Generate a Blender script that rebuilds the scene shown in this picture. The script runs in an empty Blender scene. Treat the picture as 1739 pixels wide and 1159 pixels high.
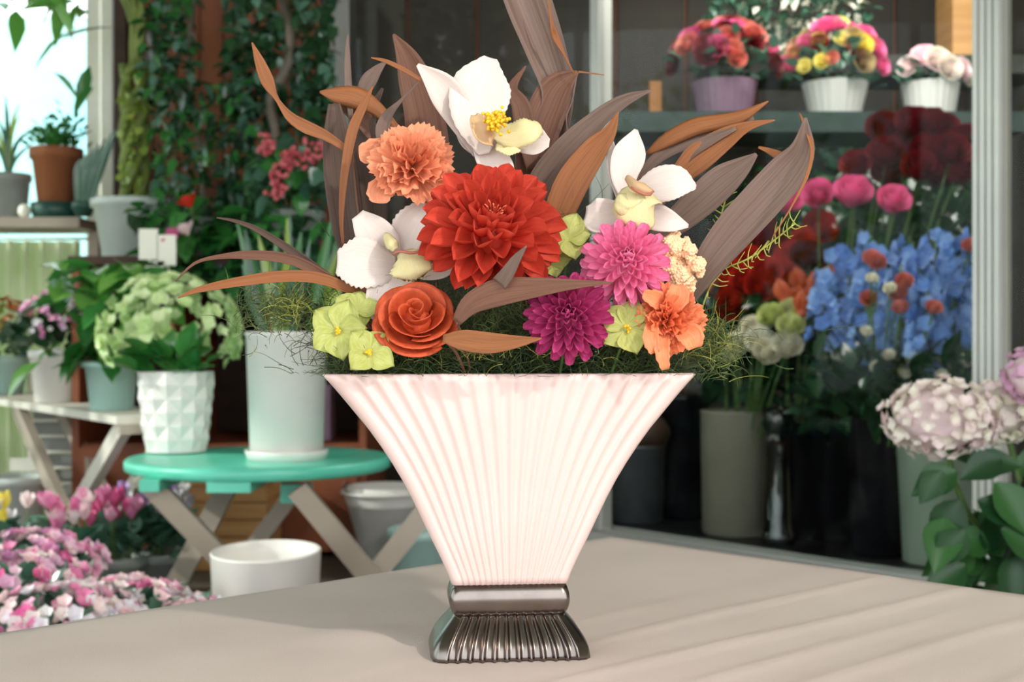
import bpy, math, random
from mathutils import Vector, Matrix, noise
R = random.Random(11)
PI = math.pi
sc = bpy.context.scene
COL = sc.collection

# ---------------------------------------------------------------- camera, world, light
CZ, FP, CX, CY = 0.75, 2200.0, 869.5, 579.5
cam = bpy.data.objects.new('camera', bpy.data.cameras.new('camera'))
COL.objects.link(cam)
cam.location = (0, 0, CZ)
cam.rotation_euler = (PI / 2, 0, 0)
cam.data.sensor_fit = 'HORIZONTAL'
cam.data.sensor_width = 36
cam.data.lens = FP / 1739 * 36
cam.data.clip_start = 0.02
cam.data.dof.use_dof = True
cam.data.dof.focus_distance = 1.0
cam.data.dof.aperture_fstop = 10.0
sc.camera = cam
sc.view_settings.view_transform = 'Standard'
sc.view_settings.look = 'None'
sc.view_settings.gamma = 1
sc.view_settings.exposure = 0.08
sc.view_settings.use_curve_mapping = False
w = bpy.data.worlds.new('world')
sc.world = w
w.use_nodes = True
wn = w.node_tree
bg = wn.nodes['Background']
bg.inputs[0].default_value = (0.93, 0.97, 1.0, 1)
bg.inputs[1].default_value = 3.0


def lamp(name, kind, loc, target, energy, color, **kw):
    d = bpy.data.lights.new(name, kind)
    d.energy = energy
    d.color = color
    for k, v in kw.items():
        setattr(d, k, v)
    o = bpy.data.objects.new(name, d)
    COL.objects.link(o)
    o.location = loc
    o.rotation_euler = (Vector(target) - Vector(loc)).to_track_quat('-Z', 'Y').to_euler()
    return o


lamp('key_spot', 'SPOT', (1.55, -0.55, 2.05), (0.0, 1.05, 0.74), 135, (1.0, 0.90, 0.80), spot_size=1.05, spot_blend=0.6, shadow_soft_size=0.05)
lamp('sun_from_left_windows', 'SUN', (-6, 2, 5), (-6 + 1.0, 2 + 0.28, 5 - 0.62), 3.5, (1.0, 0.96, 0.86), angle=0.02)

# ---------------------------------------------------------------- materials
def lin(h):
    h = h.lstrip('#')
    o = []
    for i in (0, 2, 4):
        c = int(h[i:i + 2], 16) / 255
        o.append(c / 12.92 if c <= 0.04045 else ((c + 0.055) / 1.055) ** 2.4)
    return (*o, 1)


def mat(name, a, b=None, rough=0.5, metal=0.0, spec=0.5, var='noise', scale=(8, 8, 8), coord='Object', bump=0.0, bscale=60, transl=0.0, coat=0.0, lo=0.35, hi=0.65):
    m = bpy.data.materials.new(name)
    m.use_nodes = True
    nt = m.node_tree
    N, L = nt.nodes, nt.links
    p = N['Principled BSDF']
    p.inputs['Roughness'].default_value = rough
    p.inputs['Metallic'].default_value = metal
    p.inputs['Specular IOR Level'].default_value = spec
    p.inputs['Coat Weight'].default_value = coat
    p.inputs['Base Color'].default_value = lin(a)
    col = None
    tc = N.new('ShaderNodeTexCoord')
    mp = N.new('ShaderNodeMapping')
    mp.inputs['Scale'].default_value = scale
    L.new(tc.outputs[coord], mp.inputs[0])
    if b:
        nz = N.new('ShaderNodeTexNoise')
        nz.inputs['Scale'].default_value = 1
        nz.inputs['Detail'].default_value = 4
        L.new(mp.outputs[0], nz.inputs['Vector'])
        mr = N.new('ShaderNodeMapRange')
        mr.inputs['From Min'].default_value = lo
        mr.inputs['From Max'].default_value = hi
        if var == 'noise':
            L.new(nz.outputs['Fac'], mr.inputs['Value'])
        else:
            oi = N.new('ShaderNodeObjectInfo')
            mth = N.new('ShaderNodeMath')
            mth.operation = 'MULTIPLY_ADD'
            mth.inputs[1].default_value = 0.75
            L.new(oi.outputs['Random'], mth.inputs[0])
            m2 = N.new('ShaderNodeMath')
            m2.operation = 'MULTIPLY'
            m2.inputs[1].default_value = 0.25
            L.new(nz.outputs['Fac'], m2.inputs[0])
            L.new(m2.outputs[0], mth.inputs[2])
            L.new(mth.outputs[0], mr.inputs['Value'])
            mr.inputs['From Min'].default_value = 0.1
            mr.inputs['From Max'].default_value = 0.9
        mx = N.new('ShaderNodeMix')
        mx.data_type = 'RGBA'
        mx.inputs[6].default_value = lin(a)
        mx.inputs[7].default_value = lin(b)
        L.new(mr.outputs[0], mx.inputs[0])
        col = mx.outputs[2]
        L.new(col, p.inputs['Base Color'])
    if bump:
        nb = N.new('ShaderNodeTexNoise')
        nb.inputs['Scale'].default_value = bscale
        L.new(mp.outputs[0] if coord == 'UV' else tc.outputs[coord], nb.inputs['Vector'])
        bm = N.new('ShaderNodeBump')
        bm.inputs['Strength'].default_value = bump
        bm.inputs['Distance'].default_value = 0.002
        L.new(nb.outputs['Fac'], bm.inputs['Height'])
        L.new(bm.outputs[0], p.inputs['Normal'])
    if transl:
        t = N.new('ShaderNodeBsdfTranslucent')
        t.inputs[0].default_value = lin(a)
        if col:
            L.new(col, t.inputs[0])
        ms = N.new('ShaderNodeMixShader')
        ms.inputs[0].default_value = transl
        L.new(p.outputs[0], ms.inputs[1])
        L.new(t.outputs[0], ms.inputs[2])
        L.new(ms.outputs[0], N['Material Output'].inputs[0])
    return m


def glass_mat(name, tint, ior=1.5, op=0.0):
    m = bpy.data.materials.new(name)
    m.use_nodes = True
    N, L = m.node_tree.nodes, m.node_tree.links
    N.remove(N['Principled BSDF'])
    t = N.new('ShaderNodeBsdfTransparent')
    t.inputs[0].default_value = tint
    g = N.new('ShaderNodeBsdfGlossy')
    g.inputs['Roughness'].default_value = 0.0
    f = N.new('ShaderNodeFresnel')
    f.inputs[0].default_value = ior
    ms = N.new('ShaderNodeMixShader')
    L.new(f.outputs[0], ms.inputs[0])
    L.new(t.outputs[0], ms.inputs[1])
    L.new(g.outputs[0], ms.inputs[2])
    L.new(ms.outputs[0], N['Material Output'].inputs[0])
    return m


G_LEAF = dict(rough=0.2, coat=0.4, var='obj', transl=0.18)
M = {
    'ceramic': mat('pink_ceramic', 'e4c9c2', 'dcbfb8', rough=0.35, coat=0.3, scale=(6, 6, 6)),
    'pewter': mat('pewter', '8a807a', '766e6a', rough=0.24, metal=1.0, scale=(30, 30, 30)),
    'foam': mat('foam', '3a1a12', '1c1a10', rough=0.9),
    'leaf_deep': mat('leaf_deep', '1c4424', '3a6e34', rough=0.42, var='obj', transl=0.1),
    'moss': mat('moss', '46552c', '6a7a40', rough=0.7, scale=(60, 60, 60)),
    'mossd': mat('moss_dark', '36482c', '56693e', rough=0.75, scale=(60, 60, 60)),
    'mossy': mat('moss_yellow', '8d9440', 'b4b158', rough=0.7, scale=(60, 60, 60)),
    'white_petal': mat('white_petal', 'e8dad2', 'e0d0c8', rough=0.6, coord='UV', scale=(2, 30, 1), transl=0.12, bump=0.15, bscale=3),
    'cream_petal': mat('cream_petal', 'ebdc9c', 'efe3b4', rough=0.6, coord='UV', scale=(3, 24, 1), transl=0.12, bump=0.4, bscale=4),
    'tan_petal': mat('tan_petal', 'd9b98c', 'c8a27a', rough=0.6),
    'mauve': mat('mauve_line', 'b06a5c', rough=0.6),
    'yolk': mat('yolk', 'f0b81c', 'f7cf35', rough=0.8, scale=(200, 200, 200), bump=0.5, bscale=400),
    'red': mat('red_petal', 'dc523c', 'd04632', rough=0.62, coord='UV', scale=(3, 12, 1), transl=0.1),
    'red_fil': mat('red_filament', 'e26a4c', rough=0.6),
    'peach': mat('peach_petal', 'f59b72', 'fbb08a', rough=0.6, coord='UV', scale=(2, 14, 1), transl=0.15, bump=0.4, bscale=4),
    'orange': mat('orange_petal', 'fb8c58', 'ffa478', rough=0.6, coord='UV', scale=(2, 14, 1), transl=0.15, bump=0.4, bscale=4),
    'rose': mat('rose_petal', 'd65a30', 'c64f2a', rough=0.6, coord='UV', scale=(3, 12, 1), transl=0.1, bump=0.3, bscale=6),
    'pink': mat('pink_petal', 'fc8cba', 'fda8cc', rough=0.6, coord='UV', scale=(3, 8, 1), transl=0.12),
    'magenta': mat('magenta_petal', 'd4508f', 'c24480', rough=0.6, coord='UV', scale=(3, 8, 1), transl=0.1),
    'lime': mat('lime_petal', 'b6bc5e', 'c8cc80', rough=0.6, coord='UV', scale=(3, 10, 1), transl=0.15, bump=0.4, bscale=5),
    'ivory': mat('ivory_floret', 'fbd6b0', 'f8c89c', rough=0.7),
    'dry_orange': mat('dry_orange', 'a8683a', '8a5430', rough=0.55, coord='UV', scale=(1.5, 16, 1), bump=0.35, bscale=3, transl=0.12),
    'dry_brown': mat('dry_brown', '7c543f', '643f30', rough=0.6, coord='UV', scale=(1.5, 16, 1), bump=0.35, bscale=3, transl=0.06),
    'dry_grey': mat('dry_grey', '7d665b', '685248', rough=0.6, coord='UV', scale=(1.5, 16, 1), bump=0.35, bscale=3, transl=0.04),
    'dry_dark': mat('dry_dark', '5c463b', '4a372e', rough=0.65, coord='UV', scale=(1.5, 16, 1), bump=0.35, bscale=3, transl=0.03),
    'dry_stem': mat('dry_stem', '6a4530', rough=0.7),
    'cloth': mat('cloth', 'cfc3bb', 'c8bbb3', rough=0.85, scale=(5, 5, 5), bump=0.25, bscale=900),
    'wood_table': mat('wood_table', '6b4a33', '54382a', rough=0.5, scale=(2, 20, 2)),
    # background
    'stem': mat('green_stem', '5d7a3c', '496a30', rough=0.6),
    'soil': mat('soil', '2e241c', '1c1612', rough=0.95, scale=(60, 60, 60)),
    'leaf_dark': mat('leaf_dark', '1a3a24', '3c6640', **G_LEAF),
    'leaf_mid': mat('leaf_mid', '2a6a30', '4f9a4a', **G_LEAF),
    'leaf_bright': mat('leaf_bright', '4e9a3a', '86c25c', **G_LEAF),
    'leaf_blue': mat('leaf_blue', '345c48', '6c9880', **G_LEAF),
    'leaf_yel': mat('leaf_yel', '7c9a3c', 'b4c862', **G_LEAF),
    'kal_green': mat('kalanchoe_green', 'bce08c', 'e4f2c0', rough=0.5, var='obj', transl=0.2),
    'kal_orange': mat('kalanchoe_orange', 'c85a24', 'e0884a', rough=0.5, var='obj', transl=0.15),
    'kal_pink': mat('kalanchoe_pink', 'd888c0', 'f2d4e2', rough=0.5, var='obj', transl=0.15),
    'bg_pink': mat('bg_pink', 'e66aa8', 'f6bcd6', rough=0.5, var='obj', transl=0.2),
    'bg_palepink': mat('bg_palepink', 'fbd2dc', 'fff4f0', rough=0.5, var='obj', transl=0.2),
    'bg_violet': mat('bg_violet', 'a070c8', 'd2b4e6', rough=0.5, var='obj', transl=0.2),
    'bg_white': mat('bg_white', 'ece6f2', 'f8f6f4', rough=0.5, var='obj', transl=0.2),
    'bg_yellow': mat('bg_yellow', 'f0dc4a', 'f6ec9a', rough=0.5, var='obj', transl=0.2),
    'bg_red': mat('bg_red', '84101c', '640a16', rough=0.5, var='obj'),
    'bg_vermilion': mat('bg_vermilion', 'd0301a', 'b0241a', rough=0.5, var='obj'),
    'bg_rosepink': mat('bg_rosepink', 'ee74a8', 'e0649a', rough=0.5, var='obj', transl=0.1),
    'bg_orange': mat('bg_orange', 'd86a40', 'c05a38', rough=0.5, var='obj'),
    'bg_cream': mat('bg_cream', 'd8d8a0', 'c8d080', rough=0.5, var='obj'),
    'bg_cream2': mat('bg_cream2', 'eee8d0', 'f4eede', rough=0.5, var='obj'),
    'bg_blue': mat('bg_blue', '6490d8', '9cbcec', rough=0.5, var='obj', transl=0.1),
    'bg_coral': mat('bg_coral', 'd06a60', 'e08a78', rough=0.5, var='obj'),
    'berry': mat('berry', 'b83a48', 'd06a70', rough=0.35, var='obj'),
    'hydr': mat('hydrangea', 'fbe4e6', 'f8f4e2', rough=0.6, var='obj', transl=0.15),
    'hydr2': mat('hydrangea_mauve', 'd89cc4', 'ecc4d8', rough=0.6, var='obj', transl=0.15),
    'white_pot': mat('white_pot', 'e6e3de', 'dedbd6', rough=0.35),
    'mint_pot': mat('mint_pot', 'b8dcd4', 'b0d6ce', rough=0.4),
    'pale_pot': mat('pale_pot', 'd4ded8', 'c8d4ce', rough=0.4),
    'grey_pot': mat('grey_pot', '9aa09a', '8c928e', rough=0.6),
    'terracotta': mat('terracotta', 'a8683e', '8e5432', rough=0.7, scale=(10, 10, 3)),
    'green_dish': mat('green_dish', '2c5c50', '244c44', rough=0.4),
    'bucket_beige': mat('bucket_beige', '8d8878', '858070', rough=0.35),
    'bucket_green': mat('bucket_green', 'a9b8a4', 'a0b09c', rough=0.4),
    'bucket_black': mat('bucket_black', '15161c', '101116', rough=0.18),
    'lilac_pot': mat('lilac_pot', '9c7c92', '8e6f86', rough=0.5),
    'paint_white': mat('paint_white', 'ddd8cc', 'cfc9bc', rough=0.5, scale=(3, 3, 3)),
    'paint_taupe': mat('paint_taupe', 'b0a494', '9c9082', rough=0.55, scale=(3, 3, 3)),
    'paint_teal': mat('paint_teal', '62ccb2', '50bba0', rough=0.35, scale=(6, 6, 6)),
    'crate': mat('crate_wood', 'd8a468', 'c08c54', rough=0.6, scale=(3, 3, 30)),
    'wood_dark': mat('wood_dark', '4a3020', '3a251a', rough=0.6, scale=(3, 3, 12)),
    'wood_red': mat('wood_red', '94522e', '7a4026', rough=0.6, scale=(12, 12, 2)),
    'alu': mat('aluminium', 'd0d0c8', 'c2c2bc', rough=0.35, metal=0.25, scale=(4, 4, 4)),
    'alu_dark': mat('aluminium_dark', '62666a', '54585c', rough=0.35, metal=0.4),
    'white_frame': mat('white_frame', 'fdfcf2', 'f6f6e4', rough=0.4),
    'shelf_dark': mat('shelf_dark', '3a3a34', '2c2e2a', rough=0.5),
    'shelf_green': mat('shelf_green', '2c4038', '22342e', rough=0.3),
    'cool_wall': mat('cooler_wall', '3a3024', '2a2219', rough=0.6, scale=(6, 6, 1)),
    'cool_floor': mat('cooler_floor', '1c1c20', '141418', rough=0.4),
    'wall': mat('wall_paint', 'b8ae9a', 'aaa08c', rough=0.8, scale=(2, 2, 2)),
    'floor': mat('floor_stone', '5e554a', '4c443c', rough=0.6, scale=(3, 3, 3)),
    'ceil': mat('ceiling_paint', 'b0aca0', 'a4a094', rough=0.9, scale=(2, 2, 2)),
    'tag': mat('tag_white', 'f8f6e8', rough=0.5),
    'amber': mat('amber_box', 'c88a50', 'b07440', rough=0.5),
    'straw': mat('straw', 'b89c6c', 'a08858', rough=0.8),
    'grass': mat('outdoor_grass', 'a8cc8c', 'c8e0a0', rough=0.9, scale=(1, 1, 1)),
    'pave': mat('outdoor_paving', 'dedcc8', 'cfd0bc', rough=0.9, scale=(2, 2, 2)),
    'outwall': mat('outdoor_wall', 'a4dcea', 'c8e8dc', rough=0.9, scale=(.6, .6, .6)),
    'outleaf': mat('outdoor_leaf', '7fb04a', 'b8d470', rough=0.6, transl=0.4, scale=(4, 4, 4)),
    'trunk': mat('trunk_grey', '7e7466', '665c50', rough=0.7, scale=(20, 20, 6)),
    'braid': mat('braid', '8c9a50', '6c7c38', rough=0.6, scale=(20, 20, 8)),
    'glass': glass_mat('cooler_glass', (0.97, 0.99, 0.98, 1), 1.13),
    'wglass': glass_mat('window_glass', (0.95, 0.99, 0.99, 1), 1.45),
    'vaseglass': glass_mat('vase_glass', (0.55, 0.62, 0.60, 1), 1.8),
}

# ---------------------------------------------------------------- helpers
RM = {}


def P(px, py, Y):
    return Vector(((px - CX) * Y / FP, Y, CZ - (py - CY) * Y / FP))


class MB:
    def __init__(s):
        s.v, s.f, s.uv = [], [], []

    def add(s, verts, faces, uvs=None):
        n = len(s.v)
        s.v += [Vector(x) for x in verts]
        s.uv += uvs if uvs else [(0.5, 0.5)] * len(verts)
        s.f += [tuple(i + n for i in f) for f in faces]
        return s

    def grid(s, rows, wrap=False, cap0=False, cap1=False):
        nr, nc = len(rows), len(rows[0])
        vs = [p for r in rows for p in r]
        uv = [(i / max(1, nr - 1), j / max(1, nc - 1)) for i in range(nr) for j in range(nc)]
        fs = []
        for i in range(nr - 1):
            for j in range(nc if wrap else nc - 1):
                k = (j + 1) % nc
                fs.append((i * nc + j, i * nc + k, (i + 1) * nc + k, (i + 1) * nc + j))
        if cap0:
            fs.append(tuple(range(nc))[::-1])
        if cap1:
            fs.append(tuple((nr - 1) * nc + j for j in range(nc)))
        return s.add(vs, fs, uv)

    def tube(s, pts, rad, n=6, cap=True):
        rows = []
        up = Vector((0.13, 0.21, 0.97))
        for i, p in enumerate(pts):
            t = (Vector(pts[min(i + 1, len(pts) - 1)]) - Vector(pts[max(i - 1, 0)]))
            if t.length < 1e-9:
                t = Vector((0, 0, 1))
            t.normalize()
            a = t.cross(up)
            if a.length < 1e-3:
                a = t.cross(Vector((1, 0, 0)))
            a.normalize()
            b = t.cross(a)
            r = rad[i] if isinstance(rad, (list, tuple)) else rad
            rows.append([Vector(p) + (a * math.cos(2 * PI * k / n) + b * math.sin(2 * PI * k / n)) * r for k in range(n)])
        return s.grid(rows, True, cap, cap)

    def lathe(s, prof, n=28, c=(0, 0, 0), sx=1, sy=1, cap0=True, cap1=False):
        rows = [[Vector((c[0] + r * sx * math.cos(2 * PI * k / n), c[1] + r * sy * math.sin(2 * PI * k / n), c[2] + z)) for k in range(n)] for r, z in prof]
        return s.grid(rows, True, cap0, cap1)

    def box(s, c, d, rz=0.0, bev=0.0):
        c = Vector(c)
        x, y, z = d[0] / 2, d[1] / 2, d[2] / 2
        m = Matrix.Rotation(rz, 3, 'Z')
        vs = [c + m @ Vector((i * x, j * y, k * z)) for k in (-1, 1) for j in (-1, 1) for i in (-1, 1)]
        return s.add(vs, [(0, 2, 3, 1), (4, 5, 7, 6), (0, 1, 5, 4), (2, 6, 7, 3), (0, 4, 6, 2), (1, 3, 7, 5)])

    def beam(s, a, b, wd, th, side=None):
        a, b = Vector(a), Vector(b)
        t = (b - a).normalized()
        sd = Vector(side) if side else Vector((0, 1, 0))
        n = (sd - t * sd.dot(t)).normalized()
        q = t.cross(n)
        vs = [e + q * (i * wd / 2) + n * (j * th / 2) for e in (a, b) for i, j in ((-1, -1), (1, -1), (1, 1), (-1, 1))]
        return s.add(vs, [(3, 2, 1, 0), (4, 5, 6, 7), (0, 1, 5, 4), (1, 2, 6, 5), (2, 3, 7, 6), (3, 0, 4, 7)])

    def ball(s, c, r, n=8, m=5, sz=1.0, jit=0.0):
        rows = []
        for i in range(m + 1):
            th = PI * i / m
            rows.append([Vector(c) + Vector((math.sin(th) * math.cos(2 * PI * k / n), math.sin(th) * math.sin(2 * PI * k / n), math.cos(th) * sz)) * r * (1 + jit * (R.random() - .5)) for k in range(n)])
        return s.grid(rows, True)

    def merge(s, mb, mtx):
        return s.add([mtx @ v for v in mb.v], mb.f, list(mb.uv))

    def mesh(s, name, m, smooth=True):
        me = bpy.data.meshes.new(name)
        me.from_pydata([tuple(v) for v in s.v], [], s.f)
        uvl = me.uv_layers.new(name='UVMap')
        flat = []
        for f in s.f:
            for i in f:
                flat += s.uv[i]
        uvl.data.foreach_set('uv', flat)
        if smooth:
            me.polygons.foreach_set('use_smooth', [True] * len(me.polygons))
        me.materials.append(m)
        return me


def ob(name, mesh, parent=None, mtx=None):
    o = bpy.data.objects.new(name, mesh)
    COL.objects.link(o)
    if mtx is not None:
        o.matrix_basis = mtx
    if parent is not None:
        o.parent = parent
    return o


def part(name, mb, m, parent=None, smooth=True, world=False, solid=0.0, sub=0, auto=False):
    if world and parent is not None:
        inv = RM[parent.name].inverted()
        mb.v = [inv @ v for v in mb.v]
    o = ob(name, mb.mesh(name, m, smooth), parent)
    if sub:
        d = o.modifiers.new('sub', 'SUBSURF')
        d.levels = sub
        d.render_levels = sub
    if solid:
        d = o.modifiers.new('solid', 'SOLIDIFY')
        d.thickness = solid
        d.offset = 0
    return o


def tag(o, label=None, cat=None, group=None, kind=None):
    for k, v in (('label', label), ('category', cat), ('group', group), ('kind', kind)):
        if v:
            o[k] = v
    return o


def thing(name, label, cat, loc=(0, 0, 0), group=None, mtx=None):
    o = bpy.data.objects.new(name, None)
    COL.objects.link(o)
    m = mtx if mtx is not None else Matrix.Translation(Vector(loc))
    o.matrix_basis = m
    o.empty_display_size = 0.02
    RM[o.name] = m.copy()
    return tag(o, label, cat, group)


def struct(name, mb, m, smooth=False):
    return tag(part(name, mb, m, None, smooth), kind='structure')


def facing(loc, d, spin=0.0):
    q = Vector(d).normalized().to_track_quat('Z', 'Y')
    return Matrix.Translation(Vector(loc)) @ q.to_matrix().to_4x4() @ Matrix.Rotation(spin, 4, 'Z')


def catmull(pts, n):
    P0 = [pts[0] * 2 - pts[1]] + pts + [pts[-1] * 2 - pts[-2]]
    out = []
    k = len(pts) - 1
    for i in range(n + 1):
        u = i / n * k
        j = min(int(u), k - 1)
        t = u - j
        a, b, c, d = P0[j:j + 4]
        out.append(((b * 2) + (c - a) * t + (a * 2 - b * 5 + c * 4 - d) * t * t + (b * 3 - a - c * 3 + d) * t ** 3) * 0.5)
    return out


def ribbon(pts, hw, n=14, nv=6, cup=0.3, twist=(0, 0), serr=0.0, nrm=(0, -1, 0.15), endserr=0.0, wav=0.0, fold=0.0):
    """pts: world points, hw: half widths in metres"""
    C = catmull(pts, n)
    H = catmull([Vector((h, 0, 0)) for h in hw], n)
    rows = []
    for i, p in enumerate(C):
        t = (C[min(i + 1, n)] - C[max(i - 1, 0)]).normalized()
        N0 = Vector(nrm)
        side = t.cross(N0)
        if side.length < 1e-4:
            side = Vector((1, 0, 0))
        side.normalize()
        nn = side.cross(t).normalized()
        if nn.dot(N0) < 0:
            nn = -nn
        u = i / n
        tw = twist[0] + (twist[1] - twist[0]) * u
        S = side * math.cos(tw) + nn * math.sin(tw)
        Q = nn * math.cos(tw) - side * math.sin(tw)
        h = max(H[i].x, 0.0002)
        row = []
        for j in range(nv + 1):
            v = -1 + 2 * j / nv
            hh = h
            if serr and abs(v) > 0.99:
                hh += serr * (1 if i % 2 else -1)
            q = p + S * (hh * v) + Q * (h * cup * (v * v - 0.4) - fold * h * abs(v)) + Q * (wav * math.sin(u * 9 + v * 1.5) * v)
            if endserr and i >= n - 1:
                q = q + t * endserr * (1 if j % 2 else -1)
            row.append(q)
        rows.append(row)
    return MB().grid(rows)


def pxr(pl, hwp, **k):
    """pl: (px,py,Y) list; hwp: half widths in px"""
    return ribbon([P(*p) for p in pl], [h * p[2] / FP for h, p in zip(hwp, pl)], **k)


def petal(L, W, cup=0.5, curl=0.0, a=1.5, b=0.8, nu=6, nv=4, base=0.12, point=0.0, serr=0.0, ruff=0.0, fan=False, kr=3):
    rows = []
    for i in range(nu + 1):
        u = i / nu
        if not fan and a > 2:
            u = 1 - (1 - u) ** 1.7
        if fan:
            wd = W * (0.12 + 0.88 * u ** 0.8)
        else:
            wd = W * max(math.sin(PI * min(1, u ** a)) ** b, base * (1 - u))
        row = []
        for j in range(nv + 1):
            v = -1 + 2 * j / nv
            x = L * u
            if fan:
                x = L * u * (1 - 0.22 * v * v)
                if i == nu and serr:
                    x += serr * (1 if j % 2 else -1)
            if i == nu and not fan:
                x += L * point
            z = cup * wd * (v * v - 0.2) + curl * L * u * u + ruff * math.sin(kr * PI * v + u) * u
            row.append(Vector((x, v * wd, z)))
        rows.append(row)
    return MB().grid(rows)


def pmat(th, ph, r0=0.0, s=1.0, roll=0.0, z0=0.0):
    th, ph = math.radians(th), math.radians(ph)
    d = Vector((math.sin(th) * math.cos(ph), math.sin(th) * math.sin(ph), math.cos(th)))
    n = Vector((-math.cos(th) * math.cos(ph), -math.cos(th) * math.sin(ph), math.sin(th)))
    y = n.cross(d)
    m = Matrix((d, y, n)).transposed().to_4x4()
    return Matrix.Translation(d * r0 + Vector((0, 0, z0))) @ m @ Matrix.Rotation(roll, 4, 'X') @ Matrix.Scale(s, 4)


def ringed(root, name, rings, mesh_fn, m, jitter=3.0, solid=0.0):
    for i, (th, n, args) in enumerate(rings):
        me = mesh_fn(*args).mesh(name, m)
        off = R.random() * 360
        for k in range(n):
            ob(name, me, root, pmat(th + R.uniform(-jitter, jitter), off + 360 * k / n + R.uniform(-jitter, jitter), s=R.uniform(.94, 1.05), roll=R.uniform(-.12, .12)))


def stem_to(root, p0, p1, r=0.0012, m='stem', name='stem', sag=0.0):
    a, b = Vector(p0), Vector(p1)
    pts = catmull([a, (a * 2 + b) / 3 + Vector((0, 0.004, sag)), b], 6)
    return part(name, MB().tube(pts, r, 6), M[m], root, world=True)


# ================================================================ ROOM
YB = 5.6
mb = MB(); mb.box((0, 2.2, -0.03), (9, 8.6, 0.06)); struct('floor', mb, M['floor'])
mb = MB(); mb.box((0, 2.2, 2.93), (9, 8.6, 0.06)); struct('ceiling', mb, M['ceil'])
mb = MB(); mb.box((1.065, YB + .05, 1.45), (5.49, 0.1, 2.9))
struct('wall_back', mb, M['wood_red'])
wb = bpy.data.objects['wall_back']
# vertical boards on the back wall between the window and the cooler
for i in range(9):
    x = -1.595 + i * 0.1
    mbb = MB(); mbb.box((x, YB - 0.008, 1.45), (0.092, 0.016, 2.88)); part('plank', mbb, M['wood_red'], wb, False)
mb = MB(); mb.box((3.6, 2.6, 1.45), (0.1, 6.1, 2.9)); struct('wall_right', mb, M['wall'])
# left wall: piers, lintel and dado round big windows
mb = MB()
XL = -3.3
mb.box((XL, 2.6, 2.83), (0.1, 6.1, 0.14)).box((XL, 2.6, 0.2), (0.1, 6.1, 0.4))
for y in (-0.4, 1.5, 3.5, 5.5):
    mb.box((XL, y, 1.45), (0.1, 0.16, 2.9))
struct('wall_left', mb, M['wall'])
for i, (y0, y1) in enumerate(((-0.32, 1.42), (1.58, 3.42), (3.58, 5.42))):
    fr = MB()
    for yy in (y0 + .03, (y0 + y1) / 2, y1 - .03):
        fr.box((XL, yy, 1.58), (0.05, 0.05, 2.36))
    for zz in (0.43, 2.73):
        fr.box((XL, (y0 + y1) / 2, zz), (0.05, y1 - y0, 0.06))
    wo = struct('window_%d' % (i + 1), fr, M['white_frame'])
    gp = MB(); gp.box((XL, (y0 + y1) / 2, 1.58), (0.006, y1 - y0, 2.3)); part('pane', gp, M['wglass'], wo, False)
# window wall at the back left (full-height sliding glazing)
fr = MB()
xs = (-3.2, -2.45, -1.80)
for x in xs:
    fr.box((x, YB, 1.35), (0.055, 0.07, 2.7))
fr.box((-1.735, YB - 0.03, 1.35), (0.045, 0.05, 2.7))
for z in (0.05, 2.7):
    fr.box((-2.47, YB, z), (1.5, 0.07, 0.1))
fr.box((-2.47, YB, 2.82), (1.5, 0.1, 0.16))
wo = struct('window_4', fr, M['white_frame'])
for x0, x1 in ((-3.17, -2.48), (-2.42, -1.83)):
    gp = MB(); gp.box(((x0 + x1) / 2, YB, 1.37), (x1 - x0, 0.006, 2.56)); part('pane', gp, M['wglass'], wo, False)
mb = MB(); mb.box((-1.672, YB - .02, 1.4), (0.05, 0.12, 2.8)); struct('trim_1', mb, M['wood_dark'])

# outdoors
mb = MB(); mb.box((-6, 6, -0.13), (22, 26, 0.1)); struct('ground', mb, M['pave'])
mb = MB(); mb.box((-5.4, 11.5, 1.8), (7.5, 0.2, 3.6)); struct('wall_outside', mb, M['outwall'])
lf = petal(0.16, 0.05, 0.3, -0.1, nu=3, nv=2)
hd = MB()
for i in range(700):
    x, y, z = R.uniform(-7.5, -2.2), R.uniform(9.2, 9.9), R.random() ** 1.4 * 1.15
    hd.merge(lf, Matrix.Translation((x, y, z)) @ Matrix.Rotation(R.uniform(0, 6.3), 4, 'Z') @ Matrix.Rotation(R.uniform(-1.2, 1), 4, 'Y') @ Matrix.Rotation(R.uniform(-.6, .6), 4, 'X'))
tag(part('garden_hedge', hd, M['outleaf']), 'pale green sunlit hedge seen outside through the back window', 'hedge', kind='stuff')
hd = MB()
for i in range(1500):
    y, z = R.uniform(-0.5, 6), R.uniform(0.0, 1) ** .8 * 2.9
    x = -5.2 + R.uniform(-.5, .5)
    if noise.noise(Vector((y * .9, z * .9, 3))) < -0.02 + (z - 2) * .12:
        continue
    hd.merge(lf, Matrix.Translation((x, y, z)) @ Matrix.Rotation(R.uniform(0, 6.3), 4, 'Z') @ Matrix.Rotation(R.uniform(-1.2, 1), 4, 'Y'))
tag(part('garden_shrubs', hd, M['outleaf']), 'pale shrubs outside the side windows of the shop', 'shrub', kind='stuff')

# ================================================================ COOLER (glass front)
P0 = Vector((0.306, 4.19, 0))
U = Vector((-0.668, 0.744, 0)).normalized()
NI = Vector((0.744, 0.668, 0)).normalized()
RZ = math.atan2(U.y, U.x)


def cabp(s, d, z=0.0):
    return P0 + U * s + NI * d + Vector((0, 0, z))


def cab(px, d, z=0.14):
    k = (px - CX) / FP
    s = ((P0.x + NI.x * d) - k * (P0.y + NI.y * d)) / (-(U.x) + k * U.y)
    return cabp(s, d, z)


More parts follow.
